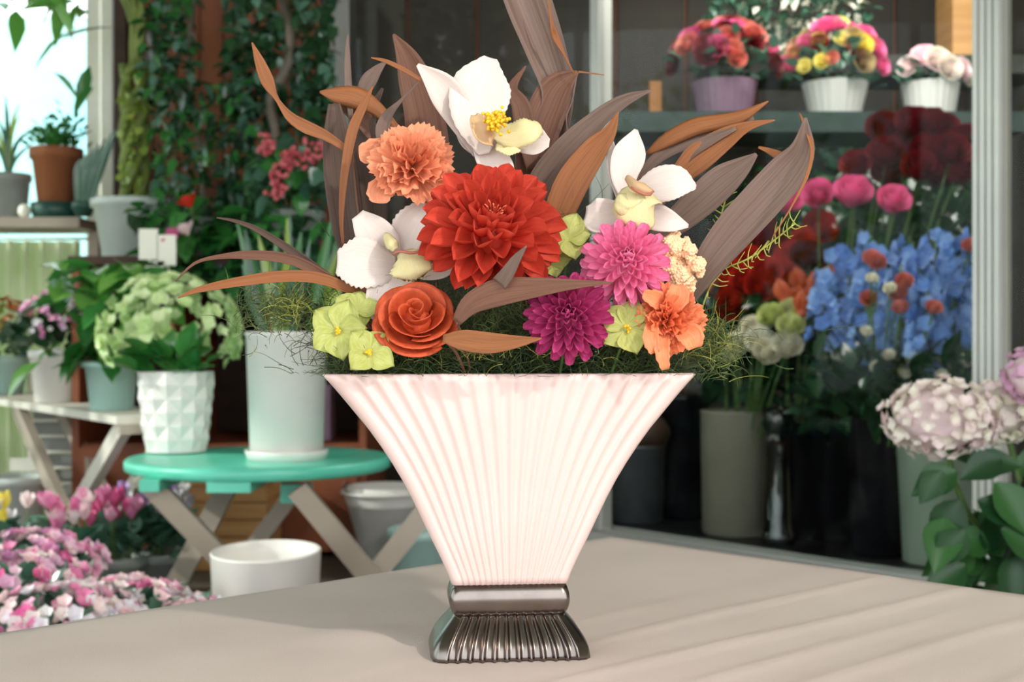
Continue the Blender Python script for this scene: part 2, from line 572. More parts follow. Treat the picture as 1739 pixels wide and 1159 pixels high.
cooler = thing('flower_cooler', 'aluminium framed glass front of the walk-in flower cooler', 'display cooler', cabp(0, 0))
for s, wd in ((-1.321, 0.075), (0.022, 0.042), (1.512, 0.05)):
    p = cabp(s, 0, 1.27)
    m_ = MB().box(p, (wd, 0.05, 2.26), RZ)
    for k in (-0.38, -0.12, 0.12, 0.38):
        m_.box(p + U * (k * wd) - NI * 0.027, (wd * 0.16, 0.012, 2.26), RZ)
    part('post', m_, M['alu'], cooler, False, world=True)
part('plinth', MB().box(cabp(-0.3, 0.0, 0.055), (4.2, 0.16, 0.11), RZ), M['alu_dark'], cooler, False, world=True)
for d, z, h, mm in ((-0.065, 0.125, 0.030, 'alu'), (-0.035, 0.115, 0.022, 'alu_dark'), (-0.010, 0.128, 0.034, 'alu'), (0.020, 0.118, 0.024, 'alu_dark'), (0.045, 0.128, 0.034, 'alu')):
    part('track', MB().box(cabp(-0.3, d, z), (4.2, 0.014, h), RZ), M[mm], cooler, False, world=True)
part('head_rail', MB().box(cabp(-0.3, 0, 2.42), (4.2, 0.12, 0.1), RZ), M['alu'], cooler, False, world=True)
for s0, s1, d in ((-2.35, -1.36, 0.01), (-1.28, 0.0, -0.012), (0.044, 1.486, 0.012)):
    part('glass_pane', MB().box(cabp((s0 + s1) / 2, d, 1.27), (s1 - s0, 0.006, 2.26), RZ), M['glass'], cooler, False, world=True)
# cooler interior
a, b = cabp(-2.4, 0.06), cabp(1.8, 0.06)
fl = MB().add([(a.x, a.y, .10), (3.5, a.y, .10), (3.5, YB, .10), (b.x, YB, .10), (b.x, b.y, .10),
               (a.x, a.y, .14), (3.5, a.y, .14), (3.5, YB, .14), (b.x, YB, .14), (b.x, b.y, .14)],
              [(5, 6, 7, 8, 9), (0, 4, 3, 2, 1), (0, 1, 6, 5), (1, 2, 7, 6), (2, 3, 8, 7), (3, 4, 9, 8), (4, 0, 5, 9)])
struct('cooler_floor', fl, M['cool_floor'])
for i in range(14):
    x = -0.75 + i * 0.3
    part('panel', MB().box((x + .15, YB - 0.012, 1.5), (0.285, 0.024, 2.7)), M['cool_wall'], wb, False)
struct('cooler_ceiling', MB().box((1.5, 4.3, 2.5), (4.2, 2.6, 0.05)), M['cool_wall'])

# rack inside the cooler
rk = thing('display_rack', 'dark rack of two long shelves behind the cooler glass', 'rack', (1.0, 4.6, 0.14))
part('shelf', MB().box((1.05, 4.62, 1.503), (1.42, 0.36, 0.07)), M['shelf_green'], rk, False, world=True)
part('shelf', MB().box((1.40, 5.12, 1.81), (1.3, 0.34, 0.07)), M['shelf_dark'], rk, False, world=True)
for x, y, h in ((0.36, 4.76, 1.36), (1.72, 4.76, 1.36), (0.78, 5.25, 1.7), (2.02, 5.25, 1.7)):
    part('upright', MB().box((x, y, 0.14 + h / 2), (0.04, 0.04, h)), M['shelf_dark'], rk, False, world=True)
ab = P(1115, 163, 4.55)
tag(part('amber_box', MB().box((ab.x, 4.6, 1.54 + .065), (0.042, 0.04, 0.13)), M['amber'], None, False), 'slim amber box standing at the near end of the cooler shelf', 'box')

# ================================================================ background builders
LEAF = {}


def leafmesh(key, L, W, fold=0.35, bend=-0.25, m='leaf_mid', nu=4, nv=2, a=0.8):
    kk = (key, m)
    if kk not in LEAF:
        LEAF[kk] = petal(L, W, fold, bend, a=a, b=1.05, nu=nu, nv=nv, base=0.1)
        LEAF[kk] = (LEAF[kk], LEAF[kk].mesh('leaf', M[m]))
    return LEAF[kk]


def orient(d, up=(0, 0, 1), roll=0.0):
    d = Vector(d).normalized()
    y = Vector(up).cross(d)
    if y.length < 1e-3:
        y = Vector((0, 1, 0))
    y.normalize()
    n = d.cross(y)
    return Matrix((d, y, n)).transposed().to_4x4() @ Matrix.Rotation(roll, 4, 'X')


def leafcloud(root, lm, n, posfn, dirfn, sc_=(0.7, 1.15), stuff=0, name='leaf', roll=0.6):
    org = RM[root.name].translation
    big = MB()
    mb_, me = lm
    for i in range(n + stuff):
        p = posfn() - org
        d = dirfn(p)
        mt = Matrix.Translation(p) @ orient(d, roll=R.uniform(-roll, roll)) @ Matrix.Scale(R.uniform(*sc_), 4)
        if i < n:
            ob(name, me, root, mt)
        else:
            big.merge(mb_, mt)
    if stuff:
        o = part('foliage', big, me.materials[0], root)
        o['kind'] = 'stuff'


def rnd_dir(out=0.6, down=0.3, front=0.4):
    def f(p):
        d = Vector((R.uniform(-1, 1), R.uniform(-1, 1) - front, R.uniform(-1, 1) - down))
        return d
    return f


def outward(cz, up=0.3, j=0.6):
    def f(p):
        return Vector((p.x, p.y, (p.z - cz) + up * 0.1)).normalized() + Vector((R.uniform(-j, j), R.uniform(-j, j), R.uniform(-j, j) + up))
    return f


def px_region(x0, x1, y0, y1, Y0, Y1, keep=None):
    def f():
        for _ in range(30):
            x, y = R.uniform(x0, x1), R.uniform(y0, y1)
            if keep is None or keep(x, y):
                break
        return P(x, y, R.uniform(Y0, Y1))
    return f


def potparts(root, rt, rb, h, m, lip=0.006, lipz=0.03, n=32, sy=1.0, soil=True, wall=0.006, name='pot'):
    pr = [(rb * .92, 0), (rb, 0.004), (rb + (rt - rb) * .9, h - lipz), (rt + lip, h - lipz + .002), (rt + lip, h - .003), (rt + lip - .003, h), (rt - wall, h), (rt - wall - .003, h - .03), (rb * .95, h * .3), (0.001, h * .3)]
    part(name, MB().lathe(pr, n, sy=sy), M[m], root)
    if soil:
        part('soil', MB().lathe([(rt - wall - .002, h - .028), (rt * .5, h - .022), (0.001, h - .02)], n, sy=sy, cap0=False), M['soil'], root)


FL4 = MB()
for k in range(4):
    FL4.merge(petal(1.0, .5, .3, .1, a=1.0, nu=3, nv=2, base=.3), pmat(68, 90 * k))
FL5 = MB()
for k in range(5):
    FL5.merge(petal(1.0, .45, .4, .15, a=1.1, nu=3, nv=2, base=.3), pmat(60, 72 * k))
FMESH = {}


def floret(m, kind=4):
    k = (m, kind)
    if k not in FMESH:
        FMESH[k] = (FL4 if kind == 4 else FL5).mesh('floret', M[m])
    return FMESH[k]


def dome(root, ms, n, c, rx, rz, r, kind=4, name='floret', thmax=100, lump=0.12, ry=None, clusters=0):
    """florets over a dome centred at local c"""
    ry = ry or rx
    cs = []
    for i in range(n):
        if clusters and (i % max(1, n // clusters) == 0):
            cs.append((math.acos(1 - R.random() * (1 - math.cos(math.radians(thmax)))), R.uniform(0, 2 * PI)))
        if clusters:
            th0, ph0 = cs[-1]
            d0 = Vector((math.sin(th0) * math.cos(ph0), math.sin(th0) * math.sin(ph0), math.cos(th0)))
            d = (d0 + Vector((R.gauss(0, .14), R.gauss(0, .14), R.gauss(0, .14)))).normalized()
            s = 1 + R.uniform(-.04, .04) + .12 * max(0, d.dot(d0) - .9) / .1
        else:
            th = math.acos(1 - R.random() * (1 - math.cos(math.radians(thmax))))
            ph = R.uniform(0, 2 * PI)
            d = Vector((math.sin(th) * math.cos(ph), math.sin(th) * math.sin(ph), math.cos(th)))
            s = 1 + lump * noise.noise(d * 3) + R.uniform(-.05, .05)
        p = Vector(c) + Vector((d.x * rx, d.y * ry, d.z * rz)) * s
        mt = Matrix.Translation(p) @ (d + Vector((R.uniform(-.3, .3), R.uniform(-.3, .3), R.uniform(-.3, .3)))).to_track_quat('Z', 'Y').to_matrix().to_4x4() @ Matrix.Rotation(R.uniform(0, 6), 4, 'Z') @ Matrix.Scale(r * R.uniform(.8, 1.2), 4)
        ob(name, floret(R.choice(ms), kind), root, mt)


# ================================================================ LEFT SIDE FURNITURE
# white bench with X legs
BA, BBv = Vector((-1.15, 3.74, 0)), Vector((-0.571, 0.821, 0)).normalized()
BN = Vector((0.816, 0.578, 0)).normalized() * -1.0
BN = Vector((-BBv.y, BBv.x, 0))
if BN.y < 0:
    BN = -BN


def bench(t, o, z=0.0):
    return BA + BBv * t + BN * o + Vector((0, 0, z))


def benchpx(px, o):
    k = (px - CX) / FP
    q = BA + BN * o
    t = (k * q.y - q.x) / (BBv.x - k * BBv.y)
    return bench(t, o, 0.534)


bn = thing('trestle_bench', 'white painted trestle bench with crossed legs carrying three potted plants', 'bench', bench(0.9, .15))
for i in range(2):
    part('plank', MB().box(bench(0.95, 0.055 + i * .112, .522), (1.95, 0.108, 0.024), math.atan2(BBv.y, BBv.x)), M['paint_white'], bn, False, world=True)
part('apron', MB().beam(bench(-0.01, .01, .495), bench(-0.01, .20, .495), .035, .03, (0, 0, 1)), M['paint_taupe'], bn, False, world=True)
for o_ in (0.02, 0.17):
    part('leg', MB().beam(bench(1.16, o_, .51), bench(0.24, o_ + .01, 0.0), .06, .03, BN), M['paint_taupe'], bn, False, world=True)
    part('leg', MB().beam(bench(0.03, o_ + .025, .51), bench(0.88, o_ + .035, 0.0), .055, .03, BN), M['paint_white'], bn, False, world=True)

# round green table
TX, TY, TZ, TR = P(441, 0, 3.6).x, 3.6, 0.43, 0.363
gt = thing('round_table', 'round green folding table with crossed taupe legs', 'table', (TX, TY, 0))
zz = TZ
part('tabletop', MB().lathe([(0.001, zz - .036), (TR - .012, zz - .036), (TR - .002, zz - .030), (TR, zz - .02), (TR, zz - .008), (TR - .006, zz - .001), (TR - .02, zz), (0.001, zz)], 56, cap0=False), M['paint_teal'], gt)
for x in (-0.215, -0.01):
    part('batten', MB().box((x, 0.0, zz - .046), (0.05 if x < -.1 else .11, 0.66 if x < -.1 else .70, 0.03)), M['paint_teal'], gt, False)


def lg(p0, p1, wd=.056, th=.028, m='paint_taupe', root=None):
    a, b = P(*p0), P(*p1)
    b = a + (b - a) * ((a.z - 0.0) / (a.z - b.z))
    part('leg', MB().beam(a, b, wd, th), M[m], root, False, world=True)


lg((240, 806, 3.36), (372, 945, 3.42), root=gt)
lg((394, 812, 3.70), (287, 1015, 3.56), root=gt)
lg((505, 830, 3.36), (632, 985, 3.40), root=gt)
lg((505, 830, 3.60), (440, 915, 3.66), root=gt, wd=.045)
lg((728, 862, 3.50), (630, 985, 3.44), root=gt)
part('crossbar', MB().beam(P(478, 838, 3.45), P(530, 838, 3.45), .05, .035), M['paint_teal'], gt, False, world=True)

# pots on the green table
def potted(name, label, cat, px, Y, z, rt, rb, h, m, **k):
    t = thing(name, label, cat, (P(px, 0, Y).x, Y, z))
    potparts(t, rt, rb, h, m, **k)
    return t


t = thing('potted_kalanchoe', 'pale green flowering plant in a white diamond-faceted pot on the green table', 'potted plant', (P(299, 0, 3.72).x, 3.72, TZ))
# faceted pot
rows = []
n = 8
for i in range(7):
    f = i / 6
    r = .084 + .024 * f
    rows.append([Vector(((r + (.007 if (k + i) % 2 else -.002) * (0 if i in (0, 6) else 1)) * math.cos(2 * PI * k / (2 * n)), (r + (.007 if (k + i) % 2 else -.002) * (0 if i in (0, 6) else 1)) * math.sin(2 * PI * k / (2 * n)), .004 + .229 * f)) for k in range(2 * n)])
mb = MB().grid(rows, True, True)
# triangulate the facets for the diamond look
tri = []
nc = 2 * n
for f in mb.f:
    if len(f) == 4:
        i, j = divmod(f[0], nc)
        tri += [(f[0], f[1], f[2]), (f[0], f[2], f[3])] if (i + j) % 2 == 0 else [(f[0], f[1], f[3]), (f[1], f[2], f[3])]
    else:
        tri.append(f)
mb.f = tri
part('pot', mb, M['white_pot'], t, False)
part('pot_lining', MB().lathe([(.108, .233), (.101, .233), (.097, .2)], 24, cap0=False), M['white_pot'], t)
part('soil', MB().lathe([(.098, .205), (.001, .212)], 24, cap0=False), M['soil'], t)
leafcloud(t, leafmesh('broad', .085, .032, m='leaf_mid'), 45, lambda: RM[t.name].translation + Vector((R.gauss(0, .05), R.gauss(0, .05), R.uniform(.22, .29))), outward(.22, .2))
dome(t, ['kal_green'], 290, (-.015, -.01, .345), .175, .145, .023, thmax=112, clusters=44)

t = potted('tall_planter', 'tall white planter on a saucer with upright leaves on the green table', 'potted plant', 487, 3.5, TZ + .02, .110, .098, .325, 'white_pot', lipz=.012, lip=.002)
part('saucer', MB().lathe([(.095, -.02), (.105, -.02), (.11, .0), (.112, .006), (.106, .006), (.1, -.008), (.001, -.008)], 32), M['white_pot'], t)
for k in range(22):
    a_ = R.uniform(0, 2 * PI); r_ = R.uniform(.01, .08)
    b0 = Vector((math.cos(a_) * r_, math.sin(a_) * r_, .3))
    h = R.uniform(.18, .34)
    tip = b0 + Vector((math.cos(a_) * r_ * R.uniform(.5, 2) + R.uniform(-.03, .03), math.sin(a_) * r_, h))
    part('leaf', ribbon([b0, b0.lerp(tip, .5) + Vector((R.uniform(-.01, .01), 0, 0)), tip], [.006, R.uniform(.012, .02), .002], n=6, nv=2, cup=.5), M[R.choice(['leaf_mid', 'leaf_blue', 'leaf_yel'])], t)

t = potted('empty_pot', 'white oval ceramic pot, empty, on the floor in front of the green table', 'pot', 452, 3.05, 0.0, .128, .117, .258, 'white_pot', soil=False, sy=1.28, lipz=.006, lip=.0)
t = potted('conical_pot', 'wide white conical pot on the floor behind the legs of the green table', 'pot', 655, 4.25, 0.0, .142, .07, .262, 'white_pot', soil=False, lipz=.012, lip=.004)
part('inner_pot', MB().lathe([(.05, .02), (.12, .245), (.128, .275), (.121, .275), (.115, .245), (.001, .1)], 28), M['white_pot'], t)
t = thing('flared_bucket', 'pale blue-white bucket on the floor between conical pot and vase', 'bucket', (P(715, 0, 3.95).x, 3.95, 0))
potparts(t, .10, .085, .18, 'mint_pot', soil=False)
t = potted('white_pail', 'large white pail standing on the floor beneath the trestle bench', 'bucket', 34, 4.95, 0.0, .125, .095, .235, 'pale_pot', soil=False, lip=.01)
part('label_card', MB().box((-.01, .08, .27), (.12, .004, .05)), M['tag'], t, False)

# crate
cp = P(395, 0, 4.35)
t = thing('wooden_crate', 'light brown wooden crate under the round green table', 'crate', (cp.x, 4.35, 0))
for i in range(5):
    part('slat', MB().box((0, -.13, .028 + i * .056), (.28, .014, .052)), M['crate'], t, False)
    part('slat', MB().box((0, .13, .028 + i * .056), (.28, .014, .052)), M['crate'], t, False)
    part('slat', MB().box((-.133, 0, .028 + i * .056), (.014, .245, .052)), M['crate'], t, False)
    part('slat', MB().box((.133, 0, .028 + i * .056), (.014, .245, .052)), M['crate'], t, False)
part('lid', MB().box((0, 0, .288), (.29, .29, .014)), M['crate'], t, False)
t = thing('dark_cabinet', 'dark reddish wooden cabinet carrying tall foliage plants', 'cabinet', (-1.02, 4.85, 0))
part('cabinet_top', MB().box((0, 0, 1.03), (1.04, .72, .03)), M['wood_dark'], t, False)
part('back_panel', MB().box((0, .34, .51), (1.0, .02, 1.01)), M['wood_dark'], t, False)
for x in (-.5, -.17, .17, .5):
    part('upright', MB().box((x, 0, .51), (.025, .68, 1.01)), M['wood_red'], t, False)
for x in (-.333, 0, .333):
    dd_ = part('door', MB().box((x, -.345, .2), (.30, .018, .36)), M['wood_red'], t, False)
    kn_ = part('knob', MB().ball((x + .11, -.362, .25), .012), M['wood_dark'], t)
    kn_.parent = dd_
part('shelf', MB().box((-.0, 0, .38), (.97, .64, .02)), M['wood_red'], t, False)
tag(part('paper_box', MB().box((-.76, 4.78, 0.39 + .10), (.2, .16, .2)), M['lilac_pot'], None, False), 'mauve paper box on the lower shelf of the dark cabinet', 'box')

# plants on the bench
t = thing('potted_kalanchoe', 'orange flowering plant in a pale mint pot at the far end of the white bench', 'potted plant', benchpx(4, .11))
potparts(t, .098, .08, .155, 'mint_pot')
leafcloud(t, leafmesh('broad', .085, .032, m='leaf_blue'), 45, lambda: RM[t.name].translation + Vector((R.gauss(0, .055), R.gauss(0, .055), R.uniform(.15, .25))), outward(.14, .2))
dome(t, ['kal_orange', 'kal_orange', 'leaf_yel'], 150, (0, 0, .25), .125, .125, .014, thmax=95, clusters=20)
t = thing('potted_kalanchoe', 'pink and white flowering plant in a white pot, middle of the white bench', 'potted plant', benchpx(100, .11))
potparts(t, .098, .082, .185, 'white_pot')
leafcloud(t, leafmesh('broad', .085, .032, m='leaf_dark'), 50, lambda: RM[t.name].translation + Vector((R.gauss(0, .055), R.gauss(0, .055), R.uniform(.18, .28))), outward(.17, .2))
dome(t, ['kal_pink', 'kal_pink', 'bg_white', 'bg_pink'], 180, (0, 0, .27), .135, .11, .014, thmax=92, clusters=22)
t = thing('potted_plant', 'bushy bright green leafy plant in a mint pot, near end of the white bench', 'potted plant', benchpx(190, .10))
potparts(t, .082, .066, .152, 'mint_pot', lip=.012, lipz=.02)
T0 = RM[t.name].translation
part('stem', MB().tube([Vector((0, 0, .13)), Vector((-.02, 0, .3)), Vector((0, .01, .46))], .006), M['stem'], t)
leafcloud(t, leafmesh('big', .13, .045, m='leaf_mid'), 60, lambda: T0 + Vector((R.gauss(0, .075), R.gauss(0, .05), R.uniform(.14, .46))), rnd_dir(down=.1), roll=.5)
leafcloud(t, leafmesh('big', .13, .045, m='leaf_bright'), 40, lambda: T0 + Vector((R.gauss(0, .08), R.gauss(0, .05) - .02, R.uniform(.14, .46))), rnd_dir(down=.1), roll=.5)

# window ledge with pots
LZ = 1.235
t = struct('window_sill', MB().box((-2.33, 5.22, LZ - .02), (1.28, .32, .04)), M['paint_taupe'])
part('bracket', MB().box((-2.9, 5.28, LZ - .64), (.04, .04, 1.2)), M['paint_taupe'], t, False)
part('bracket', MB().box((-1.7, 5.28, LZ - .64), (.04, .04, 1.2)), M['paint_taupe'], t, False)
t = potted('potted_palm', 'thin-leaved plant in a grey pot at the edge of the window ledge', 'potted plant', 14, 5.2, LZ, .085, .07, .185, 'grey_pot')
for k in range(9):
    a_ = R.uniform(0, 2 * PI)
    tip = Vector((math.cos(a_) * .13, math.sin(a_) * .1, R.uniform(.3, .5)))
    part('leaf', ribbon([Vector((0, 0, .16)), Vector((tip.x * .3, tip.y * .3, tip.z * .8)), tip], [.004, .009, .002], n=6, nv=2), M[R.choice(['leaf_blue', 'leaf_yel'])], t)
t = potted('potted_succulent', 'bushy green plant in a terracotta pot with a dark green saucer on the window ledge', 'potted plant', 96, 5.16, LZ + .012, .096, .066, .27, 'terracotta', lipz=.045, lip=.008)
part('saucer', MB().lathe([(.085, -.012), (.09, -.012), (.10, .05), (.094, .05), (.085, .0), (.001, .0)], 28), M['green_dish'], t)
T1 = RM[t.name].translation
leafcloud(t, leafmesh('tiny', .035, .012, m='leaf_mid'), 200, lambda: T1 + Vector((R.gauss(0, .05), R.gauss(0, .04), .27 + abs(R.gauss(0, .05)))), outward(.24, .5))
t = thing('snake_plant', 'grey-green striped upright plant on the window ledge beside terracotta pot', 'potted plant', (P(142, 0, 5.04).x, 5.04, LZ))
potparts(t, .04, .03, .055, 'green_dish')
for k in range(7):
    x0 = -.02 + k * .006
    part('leaf', ribbon([Vector((x0, 0, .03)), Vector((x0 + .03 * (k - 2) * .3 + .02, -.02, .17)), Vector((x0 + .06 * (k - 2) * .3 + .05, -.02, .22 + .02 * k))], [.012, .015, .003], n=6, nv=2), M['leaf_blue'], t)
tag(part('garlic_bulb', MB().ball((P(45, 345, 5.12).x, 5.1, LZ + .027), .026, 12, 8, 1.1), M['tag']), 'small white rounded ornament on the window ledge beside green saucer', 'ornament')
# white paper rolls / pots below ledge
t = thing('wire_rack', 'pale wire rack standing by the window beneath the ledge', 'rack', (P(105, 0, 5.3).x, 5.3, 0))
for k in range(9):
    part('wire_bar', MB().tube([Vector((-.13, 0, .1 + k * .065)), Vector((.1, 0, .1 + k * .065))], .006, 5), M['white_frame'], t)
for x in (-.13, .1):
    part('upright', MB().tube([Vector((x, 0, 0)), Vector((x, 0, .66))], .008, 6), M['white_frame'], t)
part('panel', MB().box((-.015, .03, .33), (.22, .008, .6)), M['grey_pot'], t, False)
t = thing('garden_post', 'white-yellow curtain hanging beside the back window', 'curtain', (P(20, 0, 5.45).x, 5.45, 0))
rows = [[Vector((-.26 + .55 * j / 40, .03 * math.sin(j * 1.25), z)) for j in range(41)] for z in (.02, .6, 1.17)]
part('curtain_fabric', MB().grid(rows), mat('curtain', 'f0f4dc', 'e4ecc8', rough=.8, transl=.55), t, solid=.003)
part('curtain_rod', MB().tube([Vector((-.3, 0, 1.18)), Vector((.34, 0, 1.18))], .006, 6), M['white_frame'], t)
t.name = 'short_curtain'

# braided tree
bx = P(232, 0, 4.9).x
t = thing('braided_tree', 'money tree with braided green trunk in a white pot by the window post', 'potted tree', (bx, 4.88, 1.045))
potparts(t, .155, .115, .235, 'pale_pot', lip=.008)
for k in range(4):
    pts = [Vector((.042 * math.cos(2 * PI * (k / 4 + z * 1.9)), .042 * math.sin(2 * PI * (k / 4 + z * 1.9)), .2 + z)) for z in [i * .026 for i in range(22)]]
    pts = [Vector((p.x + .0, p.y, p.z)) for p in pts]
    part('trunk', MB().tube(pts, .019, 7), M['braid'], t)
for k in range(8):
    e = Vector((-.26 + k * .045 + R.uniform(-.02, .02), R.uniform(-.08, .08), 1.3 + R.uniform(-.05, .1)))
    part('branch', MB().tube(catmull([Vector((R.uniform(-.02, .02), 0, .74)), Vector((R.uniform(-.03, .03), 0, .95)), e], 8), [.014, .014, .013, .012, .011, .01, .009, .008, .007], 6), M['braid'], t)
leafcloud(t, leafmesh('palm', .19, .03, m='leaf_yel'), 40, lambda: RM[t.name].translation + Vector((R.uniform(-.55, .1), R.uniform(-.2, .15), R.uniform(1.1, 1.45))), rnd_dir(down=.2), roll=.6)
leafcloud(t, leafmesh('palm', .19, .03, m='leaf_bright'), 22, px_region(-20, 175, -40, 22, 4.7, 5.0), rnd_dir(down=.2), roll=.6)
leafcloud(t, leafmesh('palm', .19, .03, m='leaf_mid'), 5, px_region(90, 160, 50, 150, 4.7, 5.0), rnd_dir(down=.1), roll=.6)
leafcloud(t, leafmesh('vine', .04, .016, m='leaf_yel'), 90, lambda: RM[t.name].translation + Vector((R.gauss(.01, .03), -.05 + R.gauss(0, .02), R.uniform(.22, .75))), rnd_dir(down=.5, front=.5))

# foliage plants on cabinet
def wallplant(name, label, px, Y, pr, pm, trunk, boxes, mlist, n, stuff, lk, size=None):
    t = thing(name, label, 'potted plant', (P(px, 0, Y).x, Y, 1.045))
    potparts(t, pr, pr * .8, .15, pm)
    for pts, rad in trunk:
        part('trunk', MB().tube(catmull([P(*q) for q in pts], 12), rad, 7), M['trunk'], t, world=True)
    for (reg, fr, kw) in boxes:
        for mi, mm in enumerate(mlist):
            leafcloud(t, leafmesh(lk[0], lk[1], lk[2], m=mm), int(n * fr / len(mlist)), px_region(*reg, **kw), rnd_dir(down=.5, front=.5), stuff=int(stuff * fr / len(mlist)) if mi == 0 else int(stuff * fr / len(mlist)), roll=.8)
    return t


t1 = wallplant('weeping_fig', 'tall dark-leaved weeping fig beside the braided money tree', 340, 4.75, .11, 'grey_pot',
          [([(330, 470, 4.8), (345, 300, 4.8), (320, 120, 4.85), (330, -20, 4.9)], .012)],
          [((250, 440, 140, 480, 4.5, 5.0), .7, dict(keep=lambda x, y: x > 262 or y > 330)), ((245, 330, -20, 170, 4.7, 5.1), .3, {})], ['leaf_dark', 'leaf_mid', 'leaf_blue'], 270, 900, ('fig', .062, .016))
t2 = wallplant('rubber_tree', 'dark green tree with a grey curved trunk beside the far cooler post', 470, 4.75, .09, 'grey_pot',
          [([(470, 470, 4.8), (470, 250, 4.7), (458, 170, 4.65), (485, 120, 4.65), (494, 60, 4.65), (470, -30, 4.8)], .018)],
          [((385, 566, -30, 190, 4.6, 5.1), .55, dict(keep=lambda x, y: abs(x - 488) > 14 or R.random() < .25)), ((380, 560, 150, 420, 4.65, 5.1), .45, {})], ['leaf_dark', 'leaf_blue', 'leaf_dark'], 270, 900, ('oval', .062, .022))
t = wallplant('berry_bush', 'plant with clusters of red berries beside the dried brown leaves', 505, 4.45, .09, 'grey_pot', [([(500, 460, 4.45), (495, 380, 4.4), (500, 260, 4.4)], .006)],
              [((430, 565, 250, 470, 4.25, 4.5), 1.0, {})], ['leaf_mid', 'leaf_dark', 'leaf_blue'], 130, 150, ('oval2', .075, .028))
bm_ = MB().ball((0, 0, 0), .009, 7, 5).mesh('berry', M['berry'])
for cx_, cy_, n_ in ((450, 250, 18), (492, 265, 26), (478, 300, 22), (470, 322, 16), (520, 262, 20), (540, 250, 10)):
    for i in range(n_):
        p = P(cx_ + R.gauss(0, 9), cy_ + R.gauss(0, 11), 4.2 + R.gauss(0, .02)) - RM[t.name].translation
        ob('berry', bm_, t, Matrix.Translation(p))
t = thing('flowering_plant', 'leafy plant with pink lily-like blooms and white tags behind the green table', 'potted plant', (P(330, 0, 4.55).x, 4.55, 1.045))
potparts(t, .09, .07, .1, 'grey_pot')
leafcloud(t, leafmesh('wide', .10, .036, m='leaf_mid'), 80, px_region(235, 440, 350, 480, 4.3, 4.6), rnd_dir(front=.6), stuff=40)
leafcloud(t, leafmesh('wide', .10, .036, m='leaf_dark'), 60, px_region(235, 440, 360, 500, 4.35, 4.65), rnd_dir(front=.6), stuff=40)
for (x, y, m_) in ((325, 353, 'bg_vermilion'), (300, 408, 'bg_rosepink'), (320, 400, 'bg_palepink'), (290, 425, 'bg_rosepink')):
    q = P(x, y, 4.25)
    mbq = MB()
    for k in range(4):
        mbq.merge(petal(.055, .02, .5, .1, nu=4, nv=2), Matrix.Translation(q) @ Matrix.Rotation(-.5, 4, 'Y') @ pmat(50, 90 * k))
    part('bloom', mbq, M[m_], t, world=True)
    stem_to(t, q, P(x + 10, 480, 4.5), .003)
for (x, y, a_) in ((252, 415, .15), (283, 425, -.1), (263, 470, .05)):
    q = P(x, y, 4.22)
    part('plant_tag', MB().box(q, (.062, .003, .10), 0), M['tag'], t, False, world=True)
    part('tag_stake', MB().tube([q - Vector((0, 0, .04)), P(x + 20, 520, 4.4)], .003, 5), M['tag'], t, world=True)

# pink cyclamen and other flowers on the floor at left
def cyclamen(label, px, Y, ms, n, h, spread, leafm='leaf_blue'):
    t = thing('potted_cyclamen', label, 'potted plant', (P(px, 0, Y).x, Y, 0))
    potparts(t, .085, .065, .13, 'grey_pot')
    o = RM[t.name].translation
    leafcloud(t, leafmesh('cyc', .07, .034, m=leafm), 55, lambda: o + Vector((R.gauss(0, spread * .7), R.gauss(0, spread * .6), R.uniform(h * .5, h * .82))), outward(h * .5, .4))
    for i in range(n):
        e = Vector((R.gauss(0, spread * .75), R.gauss(0, spread * .6), h * R.uniform(.86, 1.12)))
        m_ = R.choice(ms)
        q = MB()
        for k in range(5):
            q.merge(petal(.048, .014, .3, .25, nu=4, nv=2, a=1.1), Matrix.Translation(e) @ pmat(R.uniform(12, 50), 72 * k + R.uniform(-15, 15)))
        part('bloom', q, M[m_], t)
        part('stem', MB().tube(catmull([Vector((e.x * .3, e.y * .3, .1)), Vector((e.x * .8, e.y * .8, h * .6)), e], 4), .002, 4), M['stem'], t)
    return t


cyclamen('cyclamen with bright pink blooms on the floor beneath the trestle bench', 205, 3.75, ['bg_pink', 'bg_rosepink', 'bg_pink'], 22, .255, .085)
cyclamen('cyclamen with white and violet blooms beside the crossed legs of the green table', 276, 3.82, ['bg_white', 'bg_violet', 'bg_white'], 18, .27, .06)
cyclamen('cyclamen with deep pink blooms in front of the white pail', 95, 3.5, ['bg_pink', 'bg_palepink', 'bg_pink'], 16, .27, .07)
cyclamen('plant with white blooms at the far edge of the photo by the white pail', 10, 3.25, ['bg_white', 'bg_yellow'], 4, .32, .04)


def bedding(label, px, Y, ms, n, h, r, thm=80):
    t = thing('bedding_plant', label, 'potted plant', (P(px, 0, Y).x, Y, 0))
    potparts(t, .08, .06, h * .55, 'grey_pot')
    o = RM[t.name].translation
    leafcloud(t, leafmesh('wide2', .06, .022, m='leaf_blue'), 50, lambda: o + Vector((R.gauss(0, r * .36), R.gauss(0, r * .36), R.uniform(h * .55, h * .85))), outward(h * .5, .4))
    dome(t, ms, n, (0, 0, h - r * .45), r, r * .5, .0195, kind=5, thmax=thm, clusters=n // 7, name='bloom')
    return t


